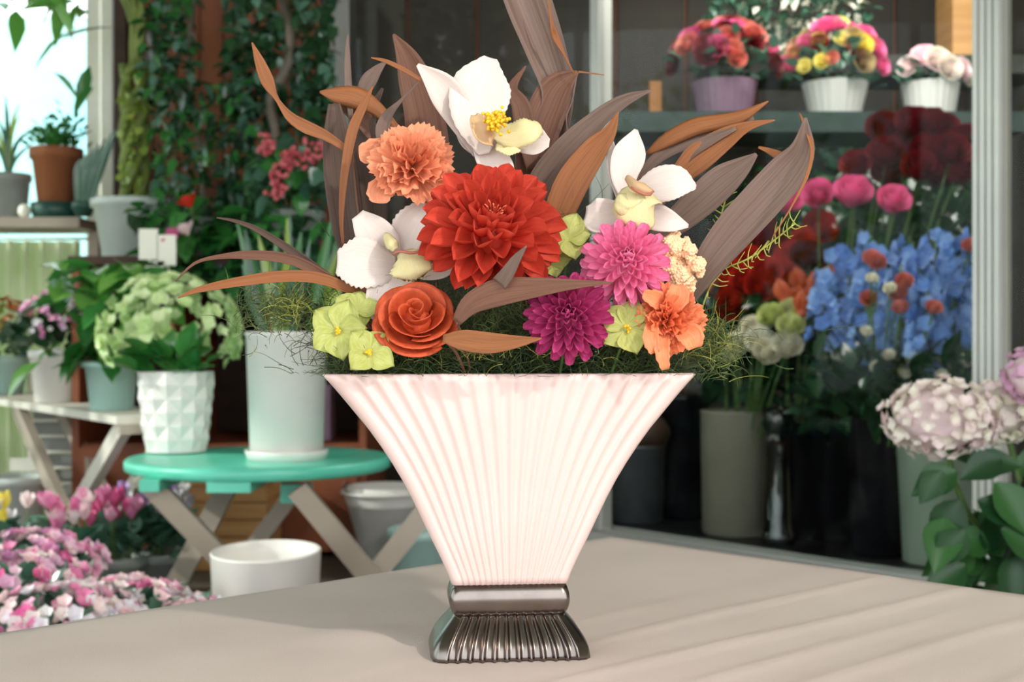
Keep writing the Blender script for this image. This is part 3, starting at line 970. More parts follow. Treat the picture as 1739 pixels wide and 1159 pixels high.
bedding('pale pink flowering plant on the floor at the very edge below the pail', 15, 2.75, ['bg_palepink', 'kal_pink', 'bg_pink'], 150, .28, .15)
bedding('pink flowering plant second from the photo edge, nearest the tablecloth', 105, 2.6, ['bg_palepink', 'bg_palepink', 'bg_pink', 'bg_white'], 190, .235, .16)
bedding('pink and white flowering plant below the cyclamens beside the tablecloth', 195, 2.72, ['bg_palepink', 'bg_pink', 'bg_white', 'bg_palepink'], 190, .225, .16)
bedding('pale pink flowering plant nearest the empty oval pot', 290, 2.8, ['bg_palepink', 'bg_pink', 'bg_white'], 110, .19, .12)
bedding('mauve-pink flowering plant between the edge plants and deep pink cyclamen', 55, 3.05, ['bg_pink', 'kal_pink', 'bg_palepink'], 130, .28, .15)

# ================================================================ COOLER CONTENTS
def bucket(label, px, d, rt, rb, h, m, n_='flower_bucket', **k):
    t = thing(n_, label, 'bucket', cab(px, d))
    potparts(t, rt, rb, h, m, soil=False, **k)
    return t


bucket('tall beige flower bucket behind the cooler glass beside the vase', 1250, .25, .112, .108, .39, 'bucket_beige', lip=.001, lipz=.01)
bucket('tall pale green bucket behind the glass next to the hydrangea', 1600, .24, .125, .105, .36, 'bucket_green', lip=.003, lipz=.012)
bucket('black bucket directly beside the pale green bucket', 1492, .22, .085, .08, .40, 'bucket_black', lip=.002, lipz=.01)
bucket('black bucket in the middle of the black row behind the glass', 1415, .38, .10, .09, .42, 'bucket_black', lip=.002, lipz=.01)
bucket('glossy black bucket behind the beige bucket shoulder', 1345, .30, .075, .07, .36, 'bucket_black', lip=.002, lipz=.01)
bucket('black bucket on the vase side of the beige bucket', 1160, .40, .09, .085, .42, 'bucket_black', lip=.002, lipz=.01)
t = bucket('small dark metal bucket with a brown paper wad beside the vase', 1080, .22, .10, .09, .26, 'alu_dark', lip=.002, lipz=.01)
part('paper_wad', MB().ball((.03, -.02, .30), .085, 14, 10, 0.8, .12), M['wood_dark'], t)
t = thing('glass_vase', 'tall clear glass vase with a knobbed rim beside the beige bucket', 'vase', cab(1322, .16))
part('glass_body', MB().lathe([(.045, 0), (.05, .01), (.05, .03), (.042, .05), (.036, .25), (.04, .33), (.05, .36), (.045, .38), (.05, .41), (.047, .41), (.03, .2), (.001, .05)], 20), M['vaseglass'], t)

ROSE = MB()
for r_, H, fl, n_, sp in ((.25, .9, .05, 2, 200), (.45, .9, .15, 3, 150), (.65, .8, .3, 4, 120), (.75, .55, .5, 5, 100)):
    for k in range(n_):
        rows = []
        for i in range(5):
            u = i / 4
            row = []
            for j in range(6):
                v = -1 + 2 * j / 5
                ph = math.radians(360 * k / n_ + r_ * 200 + v * sp / 2)
                rr = r_ * (.45 + .55 * min(1, u * 1.6)) + fl * u * u
                row.append(Vector((rr * math.cos(ph), rr * math.sin(ph), -.4 + (H + .2) * u * (1 - .25 * v * v))))
            rows.append(row)
        ROSE.grid(rows)
ROSE.ball((0, 0, -.05), .42, 8, 6)
TULIP = MB()
for k in range(6):
    TULIP.merge(petal(2.1, .75, .55, .25, nu=5, nv=3, a=1.0, b=.8, base=.3), Matrix.Translation((0, 0, -.9)) @ pmat(14 + 4 * (k % 2), 60 * k, .12))
TULIP.ball((0, 0, -.5), .5, 8, 5)
ROSE_ME = {}


def bgrose(name, label, cat, group, q, r, m, target, d=(-.2, -1, .5)):
    if m not in ROSE_ME:
        ROSE_ME[m] = (TULIP if name == 'tulip' else ROSE).mesh('bloom', M[m])
    if name == 'tulip':
        d = (R.uniform(-.5, .5), -.3, 1)
    elif name == 'gerbera':
        d = (-.2, -1, .3)
    t = thing(name, label, cat, q, group)
    dd = Vector(d) + Vector((R.uniform(-.4, .4), R.uniform(-.2, .2), R.uniform(-.1, .4)))
    ob('bloom', ROSE_ME[m], t, dd.normalized().to_track_quat('Z', 'Y').to_matrix().to_4x4() @ Matrix.Diagonal((r, r, r * (1.0 if name == 'tulip' else 1.75), 1)))
    a_, b_ = Vector((0, 0, -r * .3)), Vector(target) - Vector(q)
    part('stem', MB().tube(catmull([a_, a_.lerp(b_, .5) + Vector((0, .03, -.02)), b_], 4), .003, 4), M['stem'], t)


def at_cab(px, py, d):
    q = cab(px, d)
    q.z = CZ - (py - CY) * q.y / FP
    return q


def bunch(name, label, cat, group, pts, r, m, bpx, bd):
    for (x, y, d) in pts:
        g = cab(bpx, bd, .2)
        q = at_cab(x, y, d)
        bgrose(name, label, cat, group, q, r * R.uniform(.9, 1.1), m, (g.x + R.uniform(-.04, .04), g.y + R.uniform(-.04, .04), .22))


bunch('rose', 'dark red rose in the high cluster behind the cooler glass', 'rose', 'dark red roses behind the glass',
      [(1455, 285, .5), (1500, 225, .5), (1505, 265, .45), (1540, 245, .55), (1550, 215, .5), (1560, 290, .45), (1575, 260, .5), (1600, 225, .55), (1615, 260, .4), (1510, 300, .5), (1625, 290, .45), (1580, 215, .6), (1605, 300, .5), (1640, 245, .5)], .047, 'bg_red', 1415, .38)
bunch('rose', 'pink rose lowest in the row, straight below the dark red roses', 'rose', 'pink roses behind the glass',
      [(1515, 345, .34)], .045, 'bg_rosepink', 1415, .38)
for lb_, q_ in (('pink rose touching the thin tip of the large grey dried leaf', (1335, 345, .42)), ('pink rose just past the tip of the large grey dried leaf', (1390, 333, .4)), ('pink rose in the middle of the gap below the dark red roses', (1447, 333, .36))):
    bunch('rose', lb_, 'rose', 'pink roses behind the glass', [q_], .045, 'bg_rosepink', 1415, .38)
bunch('gerbera', 'vermilion flower behind the mossy tuft', 'flower', 'vermilion flowers behind the glass',
      [(1225, 495, .3), (1262, 480, .3), (1300, 465, .32), (1240, 470, .35), (1290, 490, .3), (1330, 470, .38), (1270, 450, .42), (1345, 440, .42), (1365, 415, .45), (1390, 390, .5), (1240, 520, .3)], .045, 'bg_vermilion', 1250, .25)
bunch('rose', 'dark red rose low down behind the mossy tuft', 'rose', 'low dark red roses behind the glass',
      [(1255, 400, .45), (1290, 380, .5), (1345, 430, .45), (1370, 440, .42), (1235, 430, .4), (1310, 420, .5)], .045, 'bg_red', 1250, .25)
bunch('tulip', 'salmon orange tulip beside the blue delphiniums', 'tulip', 'orange tulips behind the glass',
      [(1330, 500, .24), (1355, 480, .24), (1385, 487, .22), (1362, 520, .2), (1405, 475, .24), (1345, 515, .26), (1375, 505, .26)], .036, 'bg_orange', 1345, .3)
bunch('rose', 'pale lime rose above the cream ones', 'rose', 'pale lime roses behind the glass',
      [(1310, 540, .18), (1342, 558, .18), (1345, 535, .22)], .036, 'bg_cream', 1250, .25)
bunch('rose', 'cream white rose over the beige bucket', 'rose', 'cream roses behind the glass',
      [(1250, 590, .18), (1290, 582, .17), (1300, 600, .15), (1278, 565, .2), (1337, 590, .18)], .037, 'bg_cream2', 1250, .25)
# filler foliage
t = thing('cut_greenery', 'dark green cut foliage filling the buckets in the cooler', 'foliage', cab(1420, .35))
t['kind'] = 'thing'
for bx0, bx1, by0, by1, d0, d1, n_, st in ((1370, 1660, 610, 720, .06, .2, 60, 260), (1200, 1660, 300, 480, .5, .8, 90, 400), (1180, 1420, 500, 690, .25, .5, 90, 400), (1380, 1650, 600, 740, .2, .5, 90, 450)):
    mm = 'leaf_dark'
    def pf():
        return at_cab(R.uniform(bx0, bx1), R.uniform(by0, by1), R.uniform(d0, d1))
    leafcloud(t, leafmesh('fill', .09, .022, m=mm), n_, pf, rnd_dir(down=-.5, front=.3), stuff=st, roll=.8)
t = thing('hanging_vine', 'dark green foliage behind the roses under the cooler shelf', 'foliage', (1.4, 5.2, .14))
leafcloud(t, leafmesh('fill', .09, .022, m='leaf_blue'), 120, px_region(1300, 1680, 225, 420, 4.9, 5.3), rnd_dir(front=.3), stuff=400)

# delphiniums
FD = floret('bg_blue', 5)
for i, (x, y0, y1, d) in enumerate(((1405, 430, 510, .22), (1440, 425, 560, .26), (1400, 500, 590, .18), (1470, 470, 600, .2), (1500, 420, 560, .3), (1530, 450, 620, .18), (1560, 430, 600, .24), (1590, 400, 560, .3), (1620, 400, 590, .22), (1500, 540, 640, .16), (1590, 560, 650, .17), (1640, 430, 620, .25), (1455, 520, 620, .28), (1550, 410, 520, .34), (1420, 470, 580, .3), (1610, 500, 640, .28), (1530, 560, 650, .26), (1575, 480, 600, .14), (1480, 400, 520, .36))):
    q0, q1 = at_cab(x, y0, d), at_cab(x + R.uniform(-10, 10), y1, d)
    t = thing('delphinium', 'sky blue delphinium spike in the cooler beside the aluminium post', 'delphinium', q1, 'blue delphiniums behind the glass')
    g = cab(1492, .22, .25)
    part('stem', MB().tube([q0 - q1, Vector((0, 0, 0)), g - q1], .003, 4), M['stem'], t)
    n_ = int((y1 - y0) / 5)
    for k in range(n_):
        u = (k + .5) / n_
        p = (q0 - q1) * u
        a_ = R.uniform(PI * .75, PI * 2.2)
        rr = .03 * (1.25 - .6 * u)
        p = p + Vector((math.cos(a_) * rr, math.sin(a_) * rr, 0))
        ob('floret', FD, t, Matrix.Translation(p) @ Vector((math.cos(a_), math.sin(a_), .3)).to_track_quat('Z', 'Y').to_matrix().to_4x4() @ Matrix.Scale(R.uniform(.026, .036), 4))
# small coral blooms among the blue
bunch('carnation', 'small coral flower among the blue delphiniums', 'flower', 'coral flowers among the delphiniums',
      [(1490, 447, .12), (1475, 508, .1), (1530, 525, .1), (1535, 480, .12), (1585, 525, .1), (1480, 440, .14), (1525, 500, .11), (1648, 420, .2)], .02, 'bg_coral', 1492, .22)
bunch('daisy', 'tiny cream bloom below the blue delphiniums', 'flower', 'tiny cream blooms below the delphiniums',
      [(1420, 610, .1), (1408, 618, .1), (1490, 625, .1), (1535, 632, .1), (1550, 612, .1), (1600, 640, .12), (1510, 605, .1), (1490, 675, .1), (1497, 688, .1), (1640, 615, .1), (1470, 565, .1), (1512, 492, .08), (1480, 475, .08)], .016, 'bg_cream2', 1492, .22)

# baskets on the rack
def arrangement(label, px, Y, z, rt, rb, h, m, ms, n, rx, rz, ribs=True):
    t = thing('basket_arrangement', label, 'flower basket', (P(px, 0, Y).x, Y, z))
    k_ = 48
    rows = []
    for i in range(5):
        f = i / 4
        rows.append([Vector(((rb + (rt - rb) * f) * (1 + .025 * (j % 2)) * math.cos(2 * PI * j / k_), (rb + (rt - rb) * f) * (1 + .025 * (j % 2)) * math.sin(2 * PI * j / k_), h * f)) for j in range(k_)])
    part('basket', MB().grid(rows, True, True), M[m], t, False)
    o = RM[t.name].translation
    leafcloud(t, leafmesh('fill2', .06, .02, m='leaf_blue'), 60, lambda: o + Vector((R.gauss(0, rx * .5), R.gauss(0, rx * .4), h + R.uniform(-.01, rz * .7))), outward(h, .3))
    for i in range(n):
        th = math.acos(1 - R.random() * .85)
        ph = R.uniform(PI, 2 * PI)
        d = Vector((math.sin(th) * math.cos(ph), math.sin(th) * math.sin(ph), math.cos(th)))
        p = Vector((d.x * rx, d.y * rx * .8, h + .01 + d.z * rz)) * 1.0
        mm = R.choice(ms)
        if mm not in ROSE_ME:
            ROSE_ME[mm] = ROSE.mesh('bloom', M[mm])
        ob('bloom', ROSE_ME[mm], t, Matrix.Translation(p) @ (d + Vector((0, -.4, 0))).to_track_quat('Z', 'Y').to_matrix().to_4x4() @ Matrix.Scale(R.uniform(.022, .04), 4))
    return t


arrangement('lilac basket of red and pink flowers on the cooler shelf', 1230, 4.6, 1.538, .115, .09, .13, 'lilac_pot', ['bg_red', 'bg_coral', 'bg_rosepink', 'bg_red', 'bg_coral'], 38, .19, .20)
arrangement('white ribbed basket of pink and yellow flowers on the cooler shelf', 1418, 4.6, 1.538, .115, .085, .125, 'white_pot', ['bg_red', 'bg_rosepink', 'bg_coral', 'bg_yellow', 'bg_rosepink', 'straw'], 36, .18, .20)
arrangement('white basket nearest the aluminium post on the cooler shelf', 1580, 4.6, 1.538, .10, .08, .125, 'white_pot', ['bg_cream2', 'bg_palepink', 'leaf_yel'], 14, .12, .10)
t = thing('gypsophila', 'grey-green airy foliage above the flower baskets in the cooler', 'foliage', (1.05, 4.95, 1.54))
leafcloud(t, leafmesh('fill3', .05, .014, m='bg_cream2'), 60, px_region(1230, 1470, -20, 90, 4.75, 5.0), rnd_dir(front=.3), stuff=100)
leafcloud(t, leafmesh('fill2', .06, .02, m='leaf_blue'), 80, px_region(1200, 1480, -20, 100, 4.75, 5.0), rnd_dir(front=.3), stuff=220)
t = thing('plush_box', 'brown cardboard box on the upper cooler shelf by the aluminium post', 'box', (P(1640, 0, 5.1).x, 5.1, 1.846))
part('box_body', MB().box((0, 0, .15), (.17, .2, .30)), M['crate'], t, False)
part('box_lid', MB().box((0, 0, .305), (.18, .21, .02)), M['crate'], t, False)
t.name = 'cardboard_box'
lamp('cooler_fill', 'AREA', (1.2, 4.1, 2.4), (1.2, 4.4, 0.5), 38, (1.0, .96, .9), size=1.2)  # added fill light to brighten the cooler interior, not a real fixture

# foreground hydrangea at the right
t = thing('potted_hydrangea', 'pale pink hydrangea with large heads in front of the cooler', 'potted plant', (P(1700, 0, 2.55).x, 2.55, 0))
potparts(t, .12, .09, .2, 'grey_pot')
o = RM[t.name].translation
for (x, y, rx, rz, n_, ms, Y) in ((1597, 712, .095, .066, 260, ['hydr'], 2.5), (1700, 700, .085, .055, 200, ['hydr', 'hydr', 'bg_cream2'], 2.6), (1755, 640, .055, .05, 60, ['hydr2'], 2.5)):
    q = P(x, y, Y)
    dome(t, ms, n_, q - o, rx, rz, .0145, thmax=165, lump=.3)
    core = part('head_core', MB().ball(q - o, 1, 10, 7), M['hydr'], t)
    core.data.transform(Matrix.Translation(q - o) @ Matrix.Diagonal((rx * .9, rx * .85, rz * .9, 1)) @ Matrix.Translation(-(q - o)))
    part('stem', MB().tube(catmull([q - o, P(x + 35, 850, 2.52) - o, P(1700, 960, 2.55) - o, Vector((0, 0, .18))], 8), .006, 6), M['stem'], t)
for (x, y, a_, l_) in ((1625, 800, 205, 1.3), (1605, 880, 250, 1.5), (1600, 800, 235, 1.0), (1650, 790, 10, 1.2), (1660, 780, 150, 1.0), (1630, 850, 240, 1.4), (1690, 820, 300, 1.5), (1640, 900, 230, 1.2), (1650, 930, 200, 1.6), (1700, 900, 330, 1.5), (1720, 800, 20, 1.3), (1720, 940, 270, 1.5), (1680, 880, 280, 1.4), (1670, 950, 180, 1.3), (1710, 980, 240, 1.4), (1700, 780, 200, 1.2), (1640, 960, 210, 1.3), (1740, 880, 200, 1.4), (1680, 930, 160, 1.3), (1735, 960, 190, 1.3), (1660, 850, 330, 1.2), (1725, 850, 240, 1.3)):
    me = leafmesh('hyd', .075, .026, m='leaf_deep', nu=6, nv=4)[1]
    p = P(x, y, 2.5 + R.uniform(-.06, .08)) - o
    d = Vector((math.cos(math.radians(a_)), R.uniform(-.7, -.1), math.sin(math.radians(a_)) * .9))
    ob('leaf', me, t, Matrix.Translation(p) @ orient(d, up=(0, -.8, .5)) @ Matrix.Scale(l_, 4))
leafcloud(t, leafmesh('hyd', .075, .026, m='leaf_deep', nu=6, nv=4), 40, px_region(1640, 1780, 860, 1060, 2.5, 2.7), rnd_dir(front=.8), (1.0, 1.4))

# ================================================================ TABLE + CLOTH
ZT = 0.5
C0 = Vector((0.128, 1.654, 0))
E1 = Vector((-0.7216, -0.6923, 0)).normalized()
E2 = Vector((0.7081, -0.7061, 0)).normalized()
LTA = 1.12


def tp(a, b, z=0.0):
    return C0 + E1 * a + E2 * b + Vector((0, 0, z))


tb = thing('display_table', 'low wooden display table hidden under the beige cloth', 'table', tp(.56, .56))
rz_ = math.atan2(E1.y, E1.x)
part('tabletop', MB().box(tp(.56, .56, ZT - .022), (1.11, 1.11, .03), rz_), M['wood_table'], tb, False, world=True)
for a_ in (.08, 1.04):
    for b_ in (.08, 1.04):
        part('leg', MB().box(tp(a_, b_, (ZT - .037) / 2), (.06, .06, ZT - .037), rz_), M['wood_table'], tb, False, world=True)


def wr(a, b):
    h = 0.0
    for b0, w_, A, a0, a1, sl in ((.385, .010, .0042, -.1, .62, .02), (.46, .013, .0038, -.1, .8, .05), (.52, .010, .0030, .1, .7, .02), (.31, .012, .0020, .2, .8, -.04), (.58, .014, .003, .0, .7, .06), (.68, .016, .003, 0, .8, .0)):
        bb = b - b0 + sl * (a - .4) + .018 * noise.noise(Vector((a * 3, b0 * 20, 0)))
        env = max(0.0, min(1.0, (a - a0) * 6)) * max(0.0, min(1.0, (a1 - a) * 4))
        h += .8 * A * env * math.exp(-(bb / (w_ * .62)) ** 2)
    h += .0016 * noise.noise(Vector((a * 2.2, b * 11, 1.5))) + .0007 * noise.noise(Vector((a * 7, b * 26, 4)))
    # bulge of bunched cloth left of the vase
    q = tp(a, b)
    h += .006 * math.exp(-(((q.x + .115) / .05) ** 2 + ((q.y - 1.09) / .035) ** 2))
    # flat under the vase foot
    k = math.exp(-(((q.x + .004) / .09) ** 4 + ((q.y - 1.05) / .07) ** 4))
    return h * (1 - k)


rows = []
NG = 170
D = .30
for i in range(NG + 1):
    a = -D + (LTA + D) * i / NG
    row = []
    for j in range(NG + 1):
        b = -D + (LTA + D) * j / NG
        da, db = max(-a, 0), max(-b, 0)
        drop = max(da, db)
        rr = .008
        q = tp(max(a, 0), max(b, 0), 0)
        if drop > 0:
            fold = .012 * math.sin((b if da > db else a) * 22 + 1) * min(1, drop / .08) + .008 * min(1, drop / .02)
            if da >= db:
                q = q - E1 * (fold + .01)
            if db >= da:
                q = q - E2 * (fold + .01)
            z = ZT - max(0, drop - .004)
        else:
            z = ZT + wr(a, b)
            ed = min(a, b)
            z -= .003 * math.exp(-ed / .008)
        q.z = z
        row.append(q)
    rows.append(row)
cloth = part('tablecloth', MB().grid(rows), M['cloth'], None, solid=.0012)
tag(cloth, 'beige wrinkled tablecloth under the pink vase', 'tablecloth')

# ================================================================ VASE
VY = 1.05
VM = Matrix.Translation((-0.0035, VY, ZT + .001)) @ Matrix.Rotation(math.radians(5.5), 4, 'Z')
vase = thing('vase', 'fan-shaped pale pink ribbed vase with a pewter-coloured foot', 'vase', mtx=VM)


def ringpts(w_, d_, nf, amp=0.0, side_n=6, nfl=18, rc=.25, edge=1.0, sharp=False):
    """closed ring: front (-y), right, back, left"""
    pts = []
    c = min(w_, d_) * rc
    N_ = nfl * nf
    for sgn in (-1, 1):
        for k in range(N_ + 1):
            s = -1 + 2 * k / N_
            x = s * (w_ - c)
            ph = (s + 1) / 2 * nfl
            fl = abs(math.sin(PI * ph)) ** (.6 if not sharp else 1.4)
            if sharp:
                off = amp * (abs(math.cos(PI * ph)) ** 6)
            else:
                off = amp * abs(math.cos(PI * ph)) ** 3 - amp * .3
            off *= 1.0 if abs(s) < .985 else .3
            pts.append(Vector((x * -sgn, sgn * (d_ + off), 0)))
        # corner + side
        for k in range(side_n):
            t_ = (k + .5) / side_n
            an = PI * t_
            # rounded side as superellipse quarter pair
            yy = sgn * d_ * math.copysign(abs(math.cos(an)) ** .45, math.cos(an))
            xx = (w_ - c) + c * abs(math.sin(an)) ** .5
            pts.append(Vector((xx * -sgn, yy, 0)))
    return pts


zt = lambda y: .75 - (y - 579.5) * .0004614 - ZT - .001
prof = [(997, .0470), (985, .0485), (965, .0525), (940, .0580), (910, .0648), (880, .0712), (850, .0778), (820, .0850), (790, .0932), (760, .1022), (730, .1120), (700, .1232), (670, .1345), (650, .1425), (637, .1480)]
rows = []
for y, w_ in prof:
    d_ = .026 + .018 * ((w_ - .047) / .101)
    rows.append([p + Vector((0, 0, zt(y))) for p in ringpts(w_, d_, 8, amp=.0010 + .0018 * (w_ / .148))])
wt, dt = prof[-1][1], .026 + .018
for (dw, z) in ((.0018, .0012), (.0040, 0.0), (.0060, -.004), (.018, -.012)):
    rows.append([p + Vector((0, 0, zt(637) + z)) for p in ringpts(wt - dw, dt - min(dw, .02), 8, amp=.0005)])
part('bowl', MB().grid(rows, True, True, True), M['ceramic'], vase)
zc1, zc0 = zt(999), zt(1050)
rows = []
for i in range(11):
    f = i / 10
    bulge = math.sin(PI * f) ** .7
    rows.append([p + Vector((0, 0, zc0 + (zc1 - zc0) * f)) for p in ringpts(.0445 + .0040 * bulge, .0245 + .004 * bulge, 2, nfl=10)])
part('collar', MB().grid(rows, True, True, True), M['pewter'], vase)
rows = []
for i in range(13):
    f = i / 12
    cv = f ** .85
    w_ = .0440 + .0195 * math.sin(f * PI / 2) ** 1.1 * 1.0
    d_ = .0240 + .0200 * math.sin(f * PI / 2) ** 1.1
    rows.append([p + Vector((0, 0, zc0 + .001 - (zc0 + .001) * f)) for p in ringpts(w_, d_, 10, nfl=11, amp=.0042 * min(1, f * 4 + .3), sharp=True)])
part('foot', MB().grid(rows, True, True, True), M['pewter'], vase)
part('foam_block', MB().grid([[p + Vector((0, 0, z)) for p in ringpts(.132 if z < zt(650) else .140, .036, 1)] for z in (zt(662), zt(641))], True, True, True), M['foam'], vase)

RIM = zt(637) + ZT + .001


def vin(px, Y=None):
    """a point down inside the vase under image column px"""
    x = max(-.10, min(.10, (px - CX) * VY / FP * .75))
    return Vector((x, VY + R.uniform(-.008, .02), RIM - .03))


# ---------------------------------------------------------------- moss
def curls(root, n, posfn, rng, r, m, name, up=.6, steps=7, curl=1.1, zmin=None):
    big = MB()
    for _ in range(n):
        p = posfn()
        d = Vector((R.gauss(0, 1), R.gauss(0, 1) - .3, abs(R.gauss(0, 1)) * up)).normalized()
        pts = [p]
        ax = Vector((R.gauss(0, 1), R.gauss(0, 1), R.gauss(0, 1))).normalized()
        stp = R.uniform(*rng) / steps
        for k in range(steps):
            d = (Matrix.Rotation(R.uniform(.2, curl) * .5, 3, ax) @ d).normalized()
            p = p + d * stp
            if zmin is not None and p.z < zmin:
                p = Vector((p.x, p.y, zmin + (zmin - p.z) * .5))
            pts.append(p)
        big.tube(pts, [r * (1 - .7 * k / steps) for k in range(steps + 1)], 3, False)
    o = part(name, big, M[m], root)
    o['kind'] = 'stuff'
    return o


def bed():
    a_ = R.uniform(-1, 1)
    return Vector((-.002 + a_ * .138, VY + R.uniform(-.028, .036) + .012 * a_, RIM + R.uniform(-.002, .012)))


for (nm, lb, n_, mm, rg) in (('moss_bed', 'dark green curly moss along the vase rim', 1500, 'mossd', (.02, .045)), ('moss_bed', 'lighter olive moss strands along the vase rim', 700, 'moss', (.02, .05))):
    o = curls(None, n_, bed, rg, .00045, mm, nm, zmin=RIM - .001)
    tag(o, lb, 'moss', kind='stuff')
mound = lambda: Vector((R.gauss(0, .07), VY + R.gauss(.005, .014), RIM + abs(R.gauss(0, .022))))
tag(curls(None, 1300, mound, (.02, .05), .0004, 'mossd', 'moss_mound', zmin=RIM), 'dark moss mound between the flowers above the rim', 'moss', kind='stuff')
hi = lambda: Vector((R.gauss(0.0, .05), VY + R.gauss(.03, .010), RIM + R.uniform(0.01, .13)))
tag(curls(None, 700, hi, (.02, .05), .0004, 'mossd', 'airy_fern'), 'dark feathery greenery behind the red dahlia', 'greenery', kind='stuff')


def px_gauss(cx, cy, sx, sy, Y, sY):
    return lambda: P(R.gauss(cx, sx), R.gauss(cy, sy), R.gauss(Y, sY))


tag(curls(None, 420, px_gauss(480, 530, 38, 20, 1.04, .012), (.010, .028), .0004, 'moss', 'moss_tuft', steps=6), 'green curly tuft spilling beside the tall white planter', 'moss', kind='stuff')
tag(curls(None, 220, px_gauss(565, 555, 26, 24, 1.05, .01), (.010, .03), .0004, 'mossd', 'moss_tuft', steps=6), 'dark tuft behind the two lime flowers', 'moss', kind='stuff')
tag(curls(None, 60, px_gauss(500, 520, 12, 12, 1.03, .006), (.012, .03), .0005, 'mossy', 'moss_tuft', steps=6), 'small yellow curly tuft above the lime flowers', 'moss', kind='stuff')
tag(curls(None, 420, px_gauss(1205, 590, 22, 24, 1.04, .012), (.010, .03), .0004, 'moss', 'moss_tuft', steps=6), 'green curly tuft hanging over the corner by the orange carnation', 'moss', kind='stuff')
tag(curls(None, 45, px_gauss(1215, 585, 18, 24, 1.03, .006), (.015, .035), .0004, 'mossy', 'moss_tuft', steps=6), 'yellow-green curls at the cooler side of the vase', 'moss', kind='stuff')
tag(curls(None, 700, px_gauss(860, 545, 100, 28, 1.045, .01), (.012, .04), .00045, 'moss', 'moss_tuft', steps=6), 'olive moss between the rose and the magenta pompon', 'moss', kind='stuff')
tag(curls(None, 60, px_gauss(870, 606, 150, 8, 1.012, .006), (.010, .025), .0004, 'mossy', 'moss_tuft', steps=6, zmin=RIM - .0015), 'yellow strands hanging over the front rim of the vase', 'moss', kind='stuff')
t = thing('lichen_sprig', 'yellow-green branching sprig beside the large grey-brown leaf', 'sprig', P(1180, 560, 1.06))
main = [P(1180, 560, 1.06), P(1215, 470, 1.06), P(1270, 440, 1.05), P(1310, 412, 1.05), P(1350, 380, 1.04)]
part('stem', MB().tube(catmull(main, 16), .0007, 5), M['mossy'], t, world=True)
C_ = catmull(main, 24)
for i in range(4, 25):
    for s_ in (-1, 1):
        d = Vector((R.uniform(-.3, 1), R.uniform(-.3, .1), s_ * R.uniform(.2, 1))).normalized() * R.uniform(.006, .013)
        part('twig', MB().tube(catmull([C_[i], C_[i] + d * .6, C_[i] + d + Vector((.002, 0, .003))], 4), [.0006, .0006, .0005, .0004, .0003], 4), M['mossy'], t, world=True)
t = thing('lichen_sprig', 'yellow-green branching sprig between the two large grey leaves', 'sprig', P(1200, 470, 1.09))
main = [P(1190, 470, 1.10), P(1215, 400, 1.10), P(1235, 330, 1.10), P(1255, 290, 1.10)]
part('stem', MB().tube(catmull(main, 12), .0007, 5), M['mossy'], t, world=True)
C_ = catmull(main, 20)
for i in range(4, 21):
    for s_ in (-1, 1):
        d = Vector((s_ * R.uniform(.3, 1), R.uniform(-.3, .1), R.uniform(.2, 1))).normalized() * R.uniform(.006, .014)
        part('twig', MB().tube(catmull([C_[i], C_[i] + d * .6, C_[i] + d], 3), [.0006, .0006, .0005, .0003], 4), M['mossy'], t, world=True)

# ---------------------------------------------------------------- dried leaves (sprays: a stem with leaves)
def spray(label, base, leaves, stem_px=None):
    t = thing('dried_leaf_spray', label, 'dried leaves', vin(base[0]))
    for (pl, hw, m, kw) in leaves:
        k = dict(n=18, nv=6, cup=.25)
        k.update(kw)
        part('leaf', pxr(pl, hw, **k), M[m], t, world=True, solid=.0005)
    for st in (stem_px or []):
        pts = [P(*q) for q in st] + [RM[t.name].translation]
        part('stem', MB().tube(catmull(pts, 14), .0012, 6), M['dry_stem'], t, world=True)
    return t


def Lf(coords, hw, m, Y0, Y1=None, **kw):
    Y1 = Y0 if Y1 is None else Y1
    n_ = len(coords) - 1
    return ([(x, y, Y0 + (Y1 - Y0) * i / n_) for i, (x, y) in enumerate(coords)], hw, m, kw)


spray('low spray of slender rust-brown dried leaves reaching toward the pale green potted plant', (640, 0), [
    Lf([(610, 498), (565, 478), (500, 443), (430, 434), (370, 437), (330, 448), (298, 478)], [6, 9, 9, 8, 4, 2.5, 1], 'dry_brown', 1.03, .99, cup=.5, twist=(.2, -.3)),
    Lf([(612, 500), (545, 474), (480, 470), (400, 480), (340, 492), (302, 506)], [7, 10, 10, 8, 5, 1], 'dry_orange', 1.025, .98, cup=.5, twist=(-.2, .2)),
    Lf([(560, 472), (500, 430), (440, 392), (400, 376), (368, 370)], [6, 7, 5, 3, 1], 'dry_dark', 1.035, 1.0, cup=.5)],
    [[(608, 498, 1.028), (640, 530, 1.035)]])
spray('twisted orange-brown dried leaf curling up beside the berry bush', (640, 0), [
    Lf([(600, 262), (556, 232), (520, 216), (492, 198), (470, 168), (455, 140), (442, 108), (428, 72)], [4, 8, 11, 8, 3.5, 11, 9, 1], 'dry_orange', 1.06, 1.03, cup=.3, twist=(.3, -.3))],
    [[(598, 260, 1.06), (620, 420, 1.06)]])
